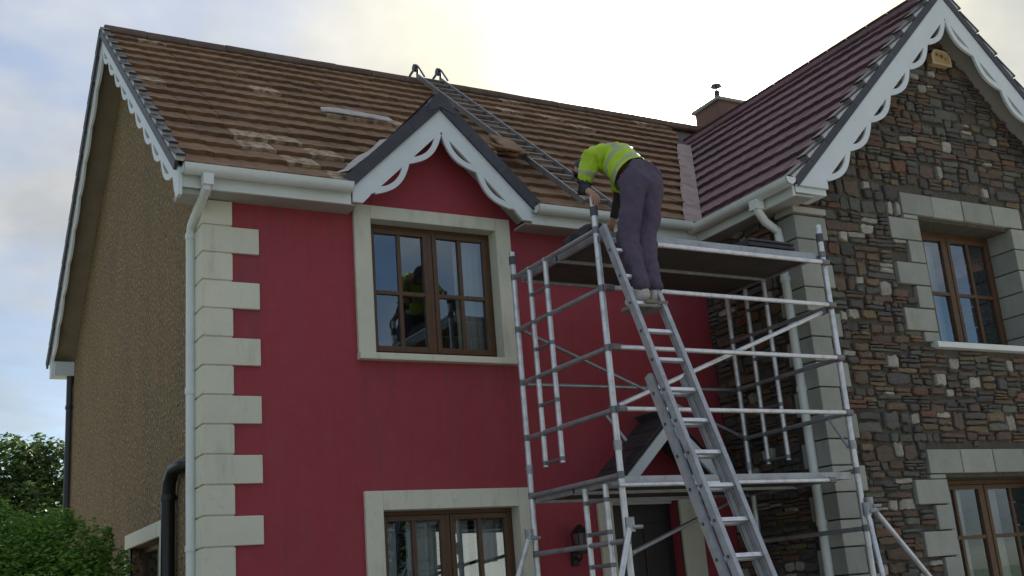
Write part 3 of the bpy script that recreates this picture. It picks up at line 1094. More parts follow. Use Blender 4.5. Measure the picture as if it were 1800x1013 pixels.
# ------------------------------------------------------------------ bargeboards
def bargeboard(L_, strip, n_sc, fn, t0, t1, parent, slope, last=0.12, A=.074, hole=.044, foot=None):
    """a runs down the slope from the apex, b hangs below the top edge; lens-shaped eyes between strip and scallops"""
    m = MB()
    m.extr([(0, 0), (L_, 0), (L_ - strip / slope, strip), (strip * slope, strip)], fn, t0, t1)
    s0, s1 = strip * slope + .02, L_ - strip / slope - last
    per = (s1 - s0) / n_sc
    seg = 18
    for k in range(n_sc):
        ou, inn = [], []
        for i in range(seg + 1):
            t = i / seg
            sc = s0 + (k + t) * per
            ou.append((sc, strip + .018 + A * math.sin(math.pi * t) ** .95))
            h = hole * math.sin(math.pi * (t - .20) / .60) ** .6 if .20 < t < .80 else 0
            inn.append((sc, strip - .002 + max(h, 0) ** 1.0))
        for i in range(seg):
            m.extr([inn[i], inn[i + 1], ou[i + 1], ou[i]], fn, t0 + .001, t1 - .001)
    if foot:
        m.extr(foot[0], foot[1], t0 - .0015, t1 + .0015)
    return m.build('bargeboard', WHITE, parent)


# main gable, x = -0.25
for s, yv, zv, (ye, ze) in ((-1, RIDGE_Y, RIDGE_Z - .055, (EAVE_Y + .02, EAVE_Z - .045)), (1, RIDGE_Y, RIDGE_Z - .055, (REAR_Y - .1, 5.0 + SLR * .1 - .055))):
    d = Vector((0, ye - yv, ze - zv))
    ln = d.length
    d.normalize()
    nd_ = Vector((0, d.z * s, -d.y * s))
    nd_ = nd_ if nd_.z < 0 else -nd_
    ap = Vector((0, yv, zv))
    kk = -(d.y * 0 + 0)
    sl = abs(d.z / d.y)
    ft = ([(EAVE_Y + .02, 4.985), (EAVE_Y + .02, 4.77), (EAVE_Y + .10, 4.77), (EAVE_Y + .17, 4.86), (EAVE_Y + .22, 5.0), (EAVE_Y + .10, 5.05)] if s < 0 else
          [(REAR_Y - .1, 4.99), (REAR_Y - .1, 4.80), (REAR_Y - .26, 4.80), (REAR_Y - .30, 5.05)])
    bargeboard(ln, .15, 9, lambda a, b, t, d=d, nd_=nd_, ap=ap: ap + d * a + nd_ * b + Vector((t, 0, 0)), -.262, -.235, house, sl, .04, foot=(ft, lambda a, b, t: Vector((t, a, b))))
    m = MB()                                          # soffit board between bargeboard and wall
    p, q = ap + nd_ * .11 + d * .1, ap + nd_ * .11 + d * ln
    m.add([p + Vector((-.235, 0, 0)), q + Vector((-.235, 0, 0)), q + Vector((.01, 0, 0)), p + Vector((.01, 0, 0))], [(0, 1, 2, 3)])
    m.build('soffit', GSOFFIT, house)
# boxed feet of the main gable
m = MB()
m.box(-.232, -.002, EAVE_Y + .075, 0.02, 4.80, 4.842)
m.build('soffit', SOFFIT, house)
m = MB()
m.box(-.232, .0, HD + .005, REAR_Y - .10, 4.80, 4.98)
m.build('eave_box', WHITE, house)
# dormer
for s in (-1, 1):
    d = Vector((s, 0, -DSL)).normalized()
    nn = Vector((-s * DSL, 0, -1)).normalized()
    ap = Vector((DX, 0, DZ - .115))
    ln = .885 * math.hypot(1, DSL)
    ft = [(DX + s * q, z) for q, z in ((.850, 5.0), (.850, 4.865), (.760, 4.865), (.70, 4.93), (.655, 5.02), (.75, 5.06))]
    bargeboard(ln, .150, 2, lambda a, b, t, d=d, nn=nn, ap=ap: ap + d * a + nn * b + Vector((0, t, 0)), DY - .012, DY + .016, house, DSL, .02, foot=(ft, lambda a, b, t: Vector((a, t, b))))
    m = MB()
    p, q = ap + nn * .06 + d * .1, ap + nn * .06 + d * ln
    m.add([p + Vector((0, DY + .016, 0)), q + Vector((0, DY + .016, 0)), q + Vector((0, .01, 0)), p + Vector((0, .01, 0))], [(0, 1, 2, 3)])
    m.build('soffit', SOFFIT, house)
# wing
for s in (-1, 1):
    d = Vector((s, 0, -WSL)).normalized()
    nn = Vector((-s * WSL, 0, -1)).normalized()
    ap = Vector((WR_X, 0, WR_Z - .08))
    ln = (WR_X - 4.80) * math.hypot(1, WSL)
    ft = [(WR_X + s * q, z) for q, z in ((2.44, 4.925), (2.06, 4.925), (2.06, 5.075), (2.11, 5.20), (2.39, 4.97))]
    bargeboard(ln, .200, 6, lambda a, b, t, d=d, nn=nn, ap=ap: ap + d * a + nn * b + Vector((0, t, 0)), WY - .300, WY - .272, house, WSL, .06, A=.080, hole=.046, foot=(ft, lambda a, b, t: Vector((a, t, b))))
    m = MB()
    p, q = ap + nn * .10 + d * .1, ap + nn * .10 + d * ln
    m.add([p + Vector((0, WY - .272, 0)), q + Vector((0, WY - .272, 0)), q + Vector((0, WY + .01, 0)), p + Vector((0, WY + .01, 0))], [(0, 1, 2, 3)])
    m.build('soffit', SOFFIT, house)
# boxed foot of the wing gable
m = MB()
m.box(4.752, 5.118, WY - .270, WY - .03, 4.868, 4.924)
m.build('eave_box', WHITE, house, bevel=.004)

# ------------------------------------------------------------------ eaves: fascia, soffit, gutters, downpipes
m = MB(); m.box(-.232, DX - .86, -.235, -.210, 4.845, 4.985); m.build('fascia', PVC, house)
m = MB(); m.box(DX + .86, 4.72, -.235, -.210, 4.845, 4.985); m.build('fascia', PVC, house)
m = MB(); m.box(-.232, DX - .80, -.208, .005, 4.846, 4.866); m.build('soffit', SOFFIT, house)
m = MB(); m.box(DX + .80, 4.72, -.208, .005, 4.846, 4.866); m.build('soffit', SOFFIT, house)
m = MB(); m.box(4.722, 4.748, WY - .26, -.236, 4.835, 4.965); m.build('fascia', PVC, house)
m = MB(); m.box(4.750, WX + .012, WY - .26, -.02, 4.836, 4.856); m.build('soffit', SOFFIT, house)


def gutter(p, q, out, parent):
    p, q, out = Vector(p), Vector(q), Vector(out)
    d = (q - p).normalized()
    r = .062
    arc = [(r * math.cos(t), r * math.sin(t)) for t in [math.pi + math.pi * i / 10 for i in range(11)]]
    arc[0] = (-r, .006); arc[-1] = (r, .012)
    inn = [((r - .006) * math.cos(t), (r - .006) * math.sin(t)) for t in [2 * math.pi - math.pi * i / 10 for i in range(11)]]
    inn[0] = (r - .008, .010)
    m = MB()
    m.extr(arc + inn, lambda a, b, t: p + out * a + Vector((0, 0, b)) + d * t, 0, (q - p).length)
    for t in (0, (q - p).length - .004):
        m.extr(arc, lambda a, b, e: p + out * a + Vector((0, 0, b)) + d * (t + e), 0, .004)
    gt = m.build('gutter', PVC, parent, smooth=True)
    n = max(1, int((q - p).length / .9))
    for i in range(n):
        t = (i + .5) / n * (q - p).length
        b = MB()
        ar = [(1.06 * a, 1.06 * b_) for a, b_ in arc]
        b.extr(ar + list(reversed(arc)), lambda a, b_, e: p + out * a + Vector((0, 0, b_)) + d * (t + e), -.02, .02)
        b.build('gutter_bracket', PVC, gt)
    return gt


gutter((-.24, -.302, 4.985), (DX - .875, -.302, 4.985), (0, -1, 0), house)
gutter((DX + .875, -.302, 4.985), (4.60, -.302, 4.985), (0, -1, 0), house)
gutter((4.655, -.245, 4.965), (4.655, WY - .33, 4.965), (-1, 0, 0), house)


def downpipe(pts, r, mat, parent, clips, wall, hopper=None, fl=False):
    m = MB(); m.tube(pts, r, 14)
    if hopper: m.box(*hopper)
    d = m.build('downpipe', mat, parent, smooth=True)
    for c in clips:
        b = MB(); b.tube([Vector(c) - Vector((0, 0, .022)), Vector(c) + Vector((0, 0, .022))], r * 1.18, 14)
        w = Vector(wall)
        b.bar(Vector(c) + w * r, Vector(c) + w * (r + .03), .03, .03)
        b.build('pipe_clip', mat, d)
    return d


# white pipe down the left gable, fed from the end of the front gutter
downpipe([(-.055, -.302, 4.93), (-.055, -.30, 4.84), (-.056, .18, 4.68), (-.056, .215, 4.62), (-.056, .215, 4.0), (-.056, .215, 0.1)], .037, PVC, house,
         [(-.056, .215, 4.60), (-.056, .215, 3.35), (-.056, .215, 2.17)], (1, 0, 0), (-.095, -.015, -.345, -.262, 4.845, 4.935))
downpipe([(4.655, WY + .14, 4.91), (4.655, WY + .14, 4.83), (4.74, WY + .15, 4.73), (4.885, WY + .16, 4.66), (4.893, WY + .16, 4.58), (4.893, WY + .16, .1)], .040, PVC, house,
         [(4.893, WY + .16, 4.2), (4.893, WY + .16, 2.05), (4.893, WY + .16, 3.2)], (1, 0, 0), (4.610, 4.700, WY + .09, WY + .19, 4.83, 4.92))
downpipe([(-.03, HD + .06, 4.95), (-.03, HD + .06, 4.0), (-.03, HD + .06, .1)], .05, BLACKP, house, [(-.03, HD + .06, 4.4), (-.03, HD + .06, 3.0)], (0, -1, 0))
downpipe([(.10, .52, 2.84), (-.03, .60, 2.84), (-.065, .75, 2.82), (-.07, .86, 2.74), (-.07, .90, 2.62), (-.07, .90, 1.9), (-.07, .90, .1)], .055, BLACKP, house,
         [(-.07, .90, 2.62), (-.07, .90, 1.5)], (1, 0, 0))

# valley gutter between the roofs, and the pale mortar at the dormer valley
def valley(zs, w, lift, parent, mat, name):
    m = MB()
    pts = []
    for z in zs:
        y = EAVE_Y + (z - EAVE_Z) / SLF
        xv = valley_x(z)
        jit = random.uniform(-.012, .012)
        pts.append(((xv - w + jit, y, z + lift), (xv + .01, y, z + lift + .004)))
    vs, fs = [], []
    for a, b in pts: vs += [a, b]
    fs = [(2 * i, 2 * i + 1, 2 * i + 3, 2 * i + 2) for i in range(len(pts) - 1)]
    m.add(vs, fs)
    return m.build(name, mat, parent, fix=False)
valley([EAVE_Z - .02 + .11 * i for i in range(21)], .22, .012, roof, VALLEYM, 'valley_flashing')
for s in (-1, 1):
    m = MB()
    vs, fs = [], []
    nseg = 9
    for i in range(nseg):
        z = EAVE_Z + .05 + (DZ - EAVE_Z - .08) * i / (nseg - 1)
        y = EAVE_Y + (z - EAVE_Z) / SLF
        xv = DX + s * (DZ - z) / DSL
        vs += [(xv + s * (.10 + random.uniform(-.02, .02)), y - .01, z + .028), (xv + s * .0, y - .02, z + .058)]
    fs = [(2 * i, 2 * i + 1, 2 * i + 3, 2 * i + 2) for i in range(nseg - 1)]
    m.add(vs, fs)
    m.build('valley_flashing', LEAD if s < 0 else MORTAR, droof, fix=False)
# bare strip of roof lining where tiles are off
m = MB()
vs = []
for (x, y) in ((1.52, 1.42), (1.78, 1.40), (2.02, 1.41), (2.30, 1.38), (2.29, 1.50), (1.95, 1.54), (1.70, 1.55), (1.55, 1.50)):
    vs.append((x, y, main_z(y) + .045))
m.add(vs, [tuple(range(8))])
m.build('roof_lining', LEAD, roof, fix=False)

# chimney
BRK = M('chimney_render', (0.20, 0.115, 0.09), 0.9, var=[(5, (0.14, 0.08, 0.065), 0.4, 0.7, 0.8)], bump=(40, .5, .01))
m = MB(); m.box(8.13, 9.05, 2.95, 3.50, 7.2, 8.33)
ch = m.build('chimney', BRK, house, bevel=.01)
m = MB(); m.box(8.09, 9.09, 2.91, 3.54, 8.332, 8.385)
m.build('chimney_cap', BLOCK, ch, bevel=.01)
m = MB(); m.tube([(8.36, 3.22, 8.38), (8.36, 3.22, 8.63)], [.045, .04], 12); m.tube([(8.36, 3.22, 8.63), (8.36, 3.22, 8.70)], .012, 6); m.tube([(8.36, 3.22, 8.70), (8.36, 3.22, 8.73)], [.085, .07], 12)
m.build('chimney_pot', VERGE, ch)

# porch canopy over the front door
PX, PZ, PY, PSL = 3.975, 3.10, -.45, .93
m = MB()
for s in (-1, 1):
    a = .62
    m.extr([(PX, PZ), (PX + s * a, PZ - PSL * a), (PX + s * a, PZ - PSL * a - .05), (PX, PZ - .05)], lambda q, b, d: (q, d, b), PY + .02, 0.0)
pc = m.build('porch', DECK, house)
for s in (-1, 1):
    v = Vector((-s, 0, PSL)).normalized()
    for c in range(4):
        for k in range(3):
            a0 = .64 - c * .165
            b = Vector((PX + s * a0, (PY - .02 + .16 * k) + (.155 if s < 0 else 0), PZ - PSL * a0))
            mm = MB(); mm.box(0, .155, 0, .27, .004, .014)
            link('slate', mm.mesh('slate', SLATE), pc, frame(b, (0, s, 0) if s > 0 else (0, -1, 0), v) @ Matrix.Rotation(R(-2), 4, 'X'))
m = MB()
for s in (-1, 1):
    d = Vector((s, 0, -PSL)).normalized()
    nn = Vector((-s * PSL, 0, -1)).normalized()
    ap = Vector((PX, 0, PZ - .045))
    fn = lambda a, b, t, d=d, nn=nn, ap=ap: ap + d * a + nn * b + Vector((0, t, 0))
    ln = .56 * math.hypot(1, PSL)
    m = MB(); m.extr([(0, 0), (ln, 0), (ln, .09), (.09 * PSL, .09)], fn, PY - .022, PY + .01)
    m.build('bargeboard', WHITE, pc)
m = MB()
m.box(PX - .62, PX - .54, PY + .02, -.0, 2.44, 2.50); m.box(PX + .54, PX + .62, PY + .02, -.0, 2.44, 2.50)
m.box(PX - .54, PX + .54, PY + .02, PY + .06, 2.45, 2.50)
m.build('porch_beam', WHITE, pc)

# ------------------------------------------------------------------ curtains behind the glass (things of their own)
def curtain(x0, x1, z0, z1, y, amp, label, group, shape=None):
    n = max(8, int((x1 - x0) / .012))
    vs, fs = [], []
    ph = random.random() * 6
    rows = 7
    for j in range(rows + 1):
        t = j / rows
        z = z1 + (z0 - z1) * t
        for i in range(n + 1):
            u = i / n
            xx = x0 + (x1 - x0) * u
            if shape: xx = shape(u, t)
            vs.append((xx, y + amp * math.sin(u * (x1 - x0) * 95 + ph + .6 * math.sin(5 * t)) * (.5 + .5 * t), z))
    for j in range(rows):
        for i in range(n):
            a = j * (n + 1) + i
            fs.append((a, a + 1, a + n + 2, a + n + 1))
    m = MB(); m.add(vs, fs)
    return tag(m.build('curtain', CURT, None, smooth=True, fix=False), label, 'curtain', group)


GC = 'curtains behind the windows'
curtain(2.29, 2.62, 3.60, 4.86, .26, .016, 'pale curtain at the right end of the upper red-wall window', GC)
curtain(1.36, 1.60, 1.1, 2.30, .26, .016, 'leftmost pale curtain in the lower red-wall window', GC)
curtain(1.70, 1.98, 1.1, 2.30, .27, .016, 'pale curtain left of the middle mullion in the lower red-wall window', GC)
curtain(2.03, 2.27, 1.1, 2.30, .27, .016, 'pale curtain right of the middle mullion in the lower red-wall window', GC)
curtain(2.33, 2.66, 1.1, 2.30, .26, .016, 'rightmost pale curtain in the lower red-wall window', GC)
curtain(6.58, 7.22, 3.60, 4.80, WY + .43, .014, 'pale curtain behind the upper window of the stone wing', GC)
curtain(6.32, 7.00, 1.1, 2.30, WY + .43, .014, 'pale curtain in the left half of the lower stone-wing window', GC)
curtain(7.25, 7.50, 1.1, 2.30, WY + .43, .014, 'narrow pale curtain in the right half of the lower stone-wing window', GC)

# ================================================================== alarm box and lantern
ax, az = 7.27, 6.70
YEL = M('faded_yellow_plastic', (0.50, 0.34, 0.13), 0.5, var=[(9, (0.42, 0.30, 0.15), 0.4, 0.7, 0.7)])
YEL2 = M('cream_alarm_trim', (0.55, 0.47, 0.33), 0.5)
YDK = M('brown_alarm_print', (0.16, 0.10, 0.05), 0.6)
ab = thing('alarm_box', (ax, WY - .03, az - .09), 'small faded yellow burglar alarm box high on the stone gable', 'alarm box')
m = MB()
out = [(-.135, -.075), (.135, -.075), (.135, .02), (.10, .07), (.06, .085), (-.06, .085), (-.10, .07), (-.135, .02)]
m.extr([(ax + a, az + b) for a, b in out], lambda a, b, d: (a, d, b), WY - .02, WY - .10)
m.build('cover', YEL, ab, bevel=.012)
m = MB()
ow = [(ax + a * 1.06, az + b * 1.06) for a, b in out]
iw = [(ax + a * .86, az + b * .84) for a, b in out]
for i in range(8):
    j = (i + 1) % 8
    m.extr([ow[i], ow[j], iw[j], iw[i]], lambda a, b, d: (a, d, b), WY - .090, WY - .108)
m.build('rim', YEL2, ab)
for a, b, r in ((-.055, .032, .018), (.012, .022, .024), (.07, .0, .013)):
    m = MB(); m.tube([(ax + a, WY - .099, az + b), (ax + a, WY - .103, az + b)], r, 12)
    m.build('badge', YDK, ab)

LANT = M('black_iron', (0.02, 0.02, 0.02), .5, .3)
ln_ = thing('wall_lantern', (3.12, -.02, 2.0), 'small black wall lantern on the red wall left of the door', 'lantern')
m = MB(); m.box(3.10, 3.16, -.03, -.001, 1.86, 2.02); m.tube([(3.13, -.03, 1.93), (3.13, -.09, 1.90), (3.13, -.13, 1.93), (3.13, -.13, 1.97)], .010, 8)
m.build('bracket', LANT, ln_)
m = MB()
for a in range(4):
    cx_, cy_ = ((-1, -1), (1, -1), (1, 1), (-1, 1))[a]
    m.bar((3.13 + cx_ * .035, -.13 + cy_ * .035, 1.97), (3.13 + cx_ * .055, -.13 + cy_ * .055, 2.13), .010, .010, (0, 1, 0))
m.tube([(3.13, -.13, 2.13), (3.13, -.13, 2.20)], [.085, .012], 4)
m.tube([(3.13, -.13, 1.955), (3.13, -.13, 1.97)], .052, 8)
m.build('cage', LANT, ln_)
m = MB(); m.tube([(3.13, -.13, 1.975), (3.13, -.13, 2.125)], [.030, .048], 8)
m.build('lantern_glass', M('smoky_glass', (0.10, 0.12, 0.12), .15), ln_)

# ================================================================== scaffold tower
sx0, sx1, sy0, sy1 = 2.47, 4.77, -1.77, -.50
RT = .0245
tw = thing('scaffold_tower', (3.6, -1.1, 0), 'aluminium scaffold tower with two decks standing in front of the porch', 'scaffold tower')
LV = [4.235, 3.78, 3.33, 2.875, 2.41, 1.955, 1.50, 1.04, .58]
for (px, py, top) in ((sx0, sy0, 4.50), (sx0, sy1, 4.46), (sx1, sy0, 4.50), (sx1, sy1, 4.34)):
    m = MB(); m.tube([(px, py, .12), (px, py, 2.60), (px, py, top)], RT, 12)
    post = m.build('post', ALU, tw, smooth=True)
    for z in (2.62, 4.385):
        if z > top: continue
        b = MB(); b.tube([(px, py, z - .035), (px, py, z + .035)], RT * 1.25, 12)
        b.build('coupler', ALUD if z > 3 else ALU2, post)
    b = MB(); b.tube([(px, py, 0.0), (px, py, .015)], .07, 12); b.tube([(px, py, .015), (px, py, .14)], .016, 8)
    b.build('base_foot', ALUD, post)
for px in (sx0, sx1):
    for z in LV:
        m = MB(); m.tube([(px, sy0 + RT, z), (px, sy1 - RT, z)], .0195, 10)
        m.build('rung', ALU2, tw, smooth=True)
        for yy in (sy0, sy1):
            b = MB(); b.tube([(px, yy, z - .026), (px, yy, z + .026)], RT * 1.10, 12)
            b.build('weld_collar', ALUC, tw)
# ladder frames inside both end frames
for px in (sx0 + .001, sx1 + .001):
    fr = [(-.76, -1.014, 4.25, 2.605)] + ([(-1.285, -1.56, 2.37, .4)] if px < 3 else [])
    for ya, yb, z1, z0 in fr:
        m = MB()
        for yy in (ya, yb): m.tube([(px, yy, z0), (px, yy, z1)], .0215, 10)
        lf = m.build('ladder_frame', ALU, tw, smooth=True)
        z = z0 + .03
        while z < z1 - .05:
            r = MB(); r.tube([(px, ya, z), (px, yb, z)], .015, 8)
            r.build('rung', ALUC, lf)
            for yy in (ya, yb):
                r = MB(); r.tube([(px, yy, z - .016), (px, yy, z + .016)], .0240, 10)
                r.build('weld_collar', ALUC, lf)
            z += .229


def brace(p, q, r=.0185, mat=None, hooks=True, name='brace'):
    p, q = Vector(p), Vector(q)
    m = MB(); m.tube([p, q], r, 10)
    b = m.build(name, mat or ALU, tw, smooth=True)
    if hooks:
        d = (q - p).normalized()
        for e, s in ((p, 1), (q, -1)):
            h = MB(); h.tube([e - d * s * .03, e + d * s * .04], r * 1.45, 8)
            h.build('brace_hook', ALUC, b)
    return b


yf = sy0 - .045
for z in (3.78, 3.33, 2.875):
    brace((sx0 + .03, yf, z), (sx1 - .03, yf, z - .0), name='guard_rail')
brace((sx0 + .03, sy1 + .045, 3.33), (sx1 - .03, sy1 + .045, 3.33), .017, ALU2, name='guard_rail')
brace((sx0 + .03, sy0 - .012 + .055, 2.90), (sx1 - .03, sy0 + .045, 3.75), .0185)
brace((sx0 + .03, sy1 + .03, 3.80), (sx1 - .03, sy1 + .03, 2.90), .016, ALU2)
brace((sx0 + .03, sy0 + .045, 1.86), (sx1 - .05, sy1 - .03, 2.40), .0165, ALU2)
brace((sx0 + .01, sy0 + .12, 2.86), (sx0 + .11, sy0 + .045, 2.66), .011, ALU2, False)
brace((sx1 - .01, sy0 + .20, 2.86), (sx1 - .02, sy0 + .03, 2.60), .011, ALU2, False)
# outriggers
for p, q in (((sx0, sy0 - .05, 2.06), (sx0 - 1.0, sy0 - .50, .02)), ((sx0 - .05, sy1, 2.10), (sx0 - 1.05, sy1 - .22, .05)),
             ((sx1 + .03, sy0 - .05, 2.14), (sx1 + 1.62, sy0 - .12, .30)), ((sx1 - .01, sy0 - .05, 2.10), (sx1 - .30, sy0 - .55, .02))):
    p, q = Vector(p), Vector(q)
    m = MB(); m.tube([p, p.lerp(q, .35)], .021, 10); m.tube([p.lerp(q, .33), q], .026, 10)
    og = m.build('outrigger', ALU, tw, smooth=True)
    c = MB(); c.tube([p + Vector((0, 0, -.05)), p + Vector((0, 0, .05))], .034, 10); c.bar(p, p + (Vector((sx0 if p.x < 3.5 else sx1, sy0 if p.y < -1 else sy1, p.z)) - p), .03, .04)
    c.tube([p + Vector((.0, -.03, -.02)), p + Vector((.07, -.05, -.02))], .014, 8)
    c.build('clamp', ALU2, og)
# decks with aluminium side rails
for dz, x0, x1 in ((4.250, sx0 + .06, sx1 - .05), (2.405, sx0 + .02, sx1 - .04)):
    m = MB(); m.box(x0 + .03, x1 - .03, sy0 + .06, sy0 + .66, dz - .035, dz - .015); m.box(x0 + .03, x1 - .03, sy0 + .68, sy1 - .04, dz - .035, dz - .015)
    dk = m.build('deck', DECK, tw)
    m = MB()
    for yy in (sy0 + .035, sy0 + .67, sy1 - .025):
        m.box(x0, x1, yy - .014, yy + .014, dz - .058, dz)
    m.box(x0, x0 + .03, sy0 + .05, sy1 - .04, dz - .052, dz - .002)
    m.box(x1 - .03, x1, sy0 + .05, sy1 - .04, dz - .052, dz - .002)
    m.build('deck_rail', ALU2, dk, bevel=.003)
brace((sx0 + .02, yf + .006, 4.155), (sx1 - .02, yf + .006, 4.155), .0185, ALU, name='ledger')
brace((sx0 - .10, yf + .006, 2.335), (sx1 - .32, yf + .006, 2.335), .0165, ALU, name='ledger')

# things lying on the upper deck
def flat_tile(mb, c, a, tilt, w=.30, l=.40, t=.018):
    u = Vector((math.cos(a), math.sin(a), tilt))
    v = Vector((-math.sin(a), math.cos(a), tilt * .4))
    n = u.cross(v)
    mb.obox(c, u.normalized() * w / 2, v.normalized() * l / 2, n.normalized() * t / 2)


st = thing('slate_stack', (4.45, -1.3, 4.25), 'stack of dark slates at the right end of the upper scaffold deck', 'slate stack')
for k in range(7):
    m = MB(); flat_tile(m, (4.46 + random.uniform(-.015, .015), -1.35 + random.uniform(-.015, .015), 4.252 + .024 * (k + .5)), random.uniform(-.06, .06), 0, .52, .34, .02)
    m.build('slate', SLATE, st, bevel=.003)
lp = thing('loose_slates', (3.98, -1.3, 4.25), 'few loose dark slates lying untidily mid way along the upper scaffold deck', 'loose slates')
for k in range(4):
    m = MB(); flat_tile(m, (3.72 + .13 * k, -1.36 + random.uniform(-.05, .05), 4.285 + .012 * (k % 2) + .02 * k * .3), random.uniform(-.6, .6), random.uniform(.02, .16), .26, .3, .018)
    m.build('slate', SLATE, lp, bevel=.003)
BAGM = M('dark_canvas', (0.030, 0.030, 0.038), .85, var=[(12, (0.07, 0.07, 0.085), .5, .8, .7)], bump=(14, .8, .04))
bm = bmesh.new()
bmesh.ops.create_icosphere(bm, subdivisions=4, radius=1)
for v in bm.verts:
    n_ = mnoise.noise(v.co * 1.9) * .22 + mnoise.noise(v.co * 4.5) * .12
    v.co *= 1 + n_
    v.co.z = max(v.co.z, -.62)
    v.co = Vector((2.60 + v.co.x * .085, -1.40 + v.co.y * .28, 4.305 + v.co.z * .088))
me = bpy.data.meshes.new('tool_bag')
bm.to_mesh(me); bm.free()
me.materials.append(BAGM)
for p_ in me.polygons: p_.use_smooth = True
bag = bpy.data.objects.new('tool_bag', me); COL.objects.link(bag)
tag(bag, 'slumped dark canvas tool bag at the left end of the upper scaffold deck', 'tool bag')

# ================================================================== extension ladder
el = thing('extension_ladder', (2.575, -3.73, 0), 'two section aluminium extension ladder leaning against the scaffold tower', 'ladder')
LS = .398
lad_y = lambda z: -1.865 - (4.25 - z) * LS
ldir = Vector((0, LS, 1)).normalized()
lnrm = Vector((0, -1, LS)).normalized()               # towards the climber
def ladder_section(name, xc, half, z0, z1, off, zr, pitch, mat):
    s0 = MB()
    for s in (-1, 1):
        p = Vector((xc + s * half, lad_y(z0), z0)) + lnrm * off
        q = Vector((xc + s * half, lad_y(z1), z1)) + lnrm * off
        # channel stile: web with two lips
        s0.obox((p + q) / 2, (.0125, 0, 0), (q - p) / 2, lnrm * .030)
        for t in (-1, 1):
            s0.obox((p + q) / 2 + Vector((-s * .013, 0, 0)) + lnrm * .0262 * t, (.010, 0, 0), (q - p) / 2, lnrm * .0035)
    sec = s0.build(name, mat, el)
    z = zr
    while z < z1 - .04:
        if z > z0 + .05:
            c = Vector((xc, lad_y(z), z)) + lnrm * off
            r = MB(); r.bar(c - Vector((half, 0, 0)), c + Vector((half, 0, 0)), .030, .028, ldir)
            r.build('rung', ALU, sec, bevel=.004)
            for s in (-1, 1):
                k = MB(); k.tube([c + Vector((s * (half + .0128), 0, 0)), c + Vector((s * (half + .0165), 0, 0))], .012, 8)
                k.build('rung_rivet', ALUD, sec)
        z += pitch
    return sec
ladder_section('fly_section', 2.562, .134, 1.05, 4.20, .035, 3.545 - .2235 * 11, .2235, ALU2)
ladder_section('base_section', 2.545, .152, .02, 3.02, -.035, 3.545 - .2235 * 15 + .012, .2235, ALU2)

# ================================================================== roof ladder
rl = thing('roof_ladder', (3.4, 1.4, main_z(1.4)), 'long aluminium roof ladder laid up the brown tiles to the ridge', 'roof ladder')
nrm = Vector((0, -vm.z, vm.y))
def onroof(x, y, off): return Vector((x, y, main_z(y))) + nrm * off
LA, LB = (3.50, -.34), (3.63, 3.25)
pl = lambda s, t: onroof(LA[0] + (LB[0] - LA[0]) * t + s, LA[1] + (LB[1] - LA[1]) * t, .085)
for s in (-.16, .16):
    m = MB(); m.bar(pl(s, 0), pl(s, 1), .026, .055, nrm)
    m.build('stile', ALUR, rl, bevel=.003)
for i in range(20):
    t = (i + .5) / 20
    m = MB(); m.bar(pl(-.15, t), pl(.15, t), .028, .028, nrm)
    m.build('rung', ALUR, rl)
for s in (-.16, .16):
    m = MB()
    e = pl(s, 1)
    a = Vector((e.x, RIDGE_Y - .05, RIDGE_Z + .16)); b = Vector((e.x, RIDGE_Y + .28, RIDGE_Z - .02))
    m.tube([e, Vector((e.x, RIDGE_Y - .12, RIDGE_Z + .10)), a, Vector((e.x, RIDGE_Y + .10, RIDGE_Z + .13)), b], .016, 8)
    m.tube([e + Vector((0, -.2, -.1)), Vector((e.x, RIDGE_Y - .14, RIDGE_Z + .14)), a], .012, 8)
    m.build('ridge_hook', ALUD, rl)
    m = MB(); m.tube([a + Vector((-.02, 0, 0)), a + Vector((.02, 0, 0))], .05, 12)
    m.build('wheel', BLACKP, rl)

lt = thing('loose_tiles', onroof(3.2, .85, 0), 'heap of loose brown roof tiles lying by the roof ladder beside the dormer', 'loose tiles')
for k in range(7):
    c = onroof(2.98 + .09 * (k % 4) , .80 + .12 * (k // 3) - .05 * k, .13 + .018 * (k // 2))
    m = MB()
    u = Vector((1, random.uniform(-.4, .4), random.uniform(-.15, .15))).normalized()
    v = (vm + Vector((random.uniform(-.3, .3), 0, random.uniform(-.2, .1)))).normalized()
    m.obox(c, u * .14, v * .19, u.cross(v) * .011)
    m.build('tile', TILE, lt, bevel=.004)

# ================================================================== the roofer
def skin(name, verts, edges, radii, mat, parent, root=0, sub=2, rough=0.0, seed=0):
    me = bpy.data.meshes.new(name)
    me.from_pydata(verts, edges, [])
    o = bpy.data.objects.new(name, me)
    COL.objects.link(o)
    sm = o.modifiers.new('skin', 'SKIN')
    sm.use_smooth_shade = True
    for i, r in enumerate(radii):
        sv = me.skin_vertices[0].data[i]
        sv.radius = r if isinstance(r, tuple) else (r, r)
        sv.use_root = (i == root)
    o.modifiers.new('sub', 'SUBSURF').levels = sub
    dg = bpy.context.evaluated_depsgraph_get()
    nm = bpy.data.meshes.new_from_object(o.evaluated_get(dg), depsgraph=dg)
    bpy.data.objects.remove(o)
    bpy.data.meshes.remove(me)
    nm.name = name
    nm.materials.clear()
    for x_ in (mat if isinstance(mat, list) else [mat]): nm.materials.append(x_)
    if rough:
        bm = bmesh.new(); bm.from_mesh(nm); bm.normal_update()
        for v in bm.verts:
            p = v.co * 1.0
            d = mnoise.noise(Vector((p.x * 16, p.y * 16, p.z * 9)) + Vector((seed, 0, 0))) + .6 * mnoise.noise(Vector((p.x * 34, p.y * 34, p.z * 22)))
            v.co += v.normal * d * rough
        bm.to_mesh(nm); bm.free()
    for p in nm.polygons: p.use_smooth = True
    r = bpy.data.objects.new(name, nm)
    COL.objects.link(r)
    put(r, parent)
    return r


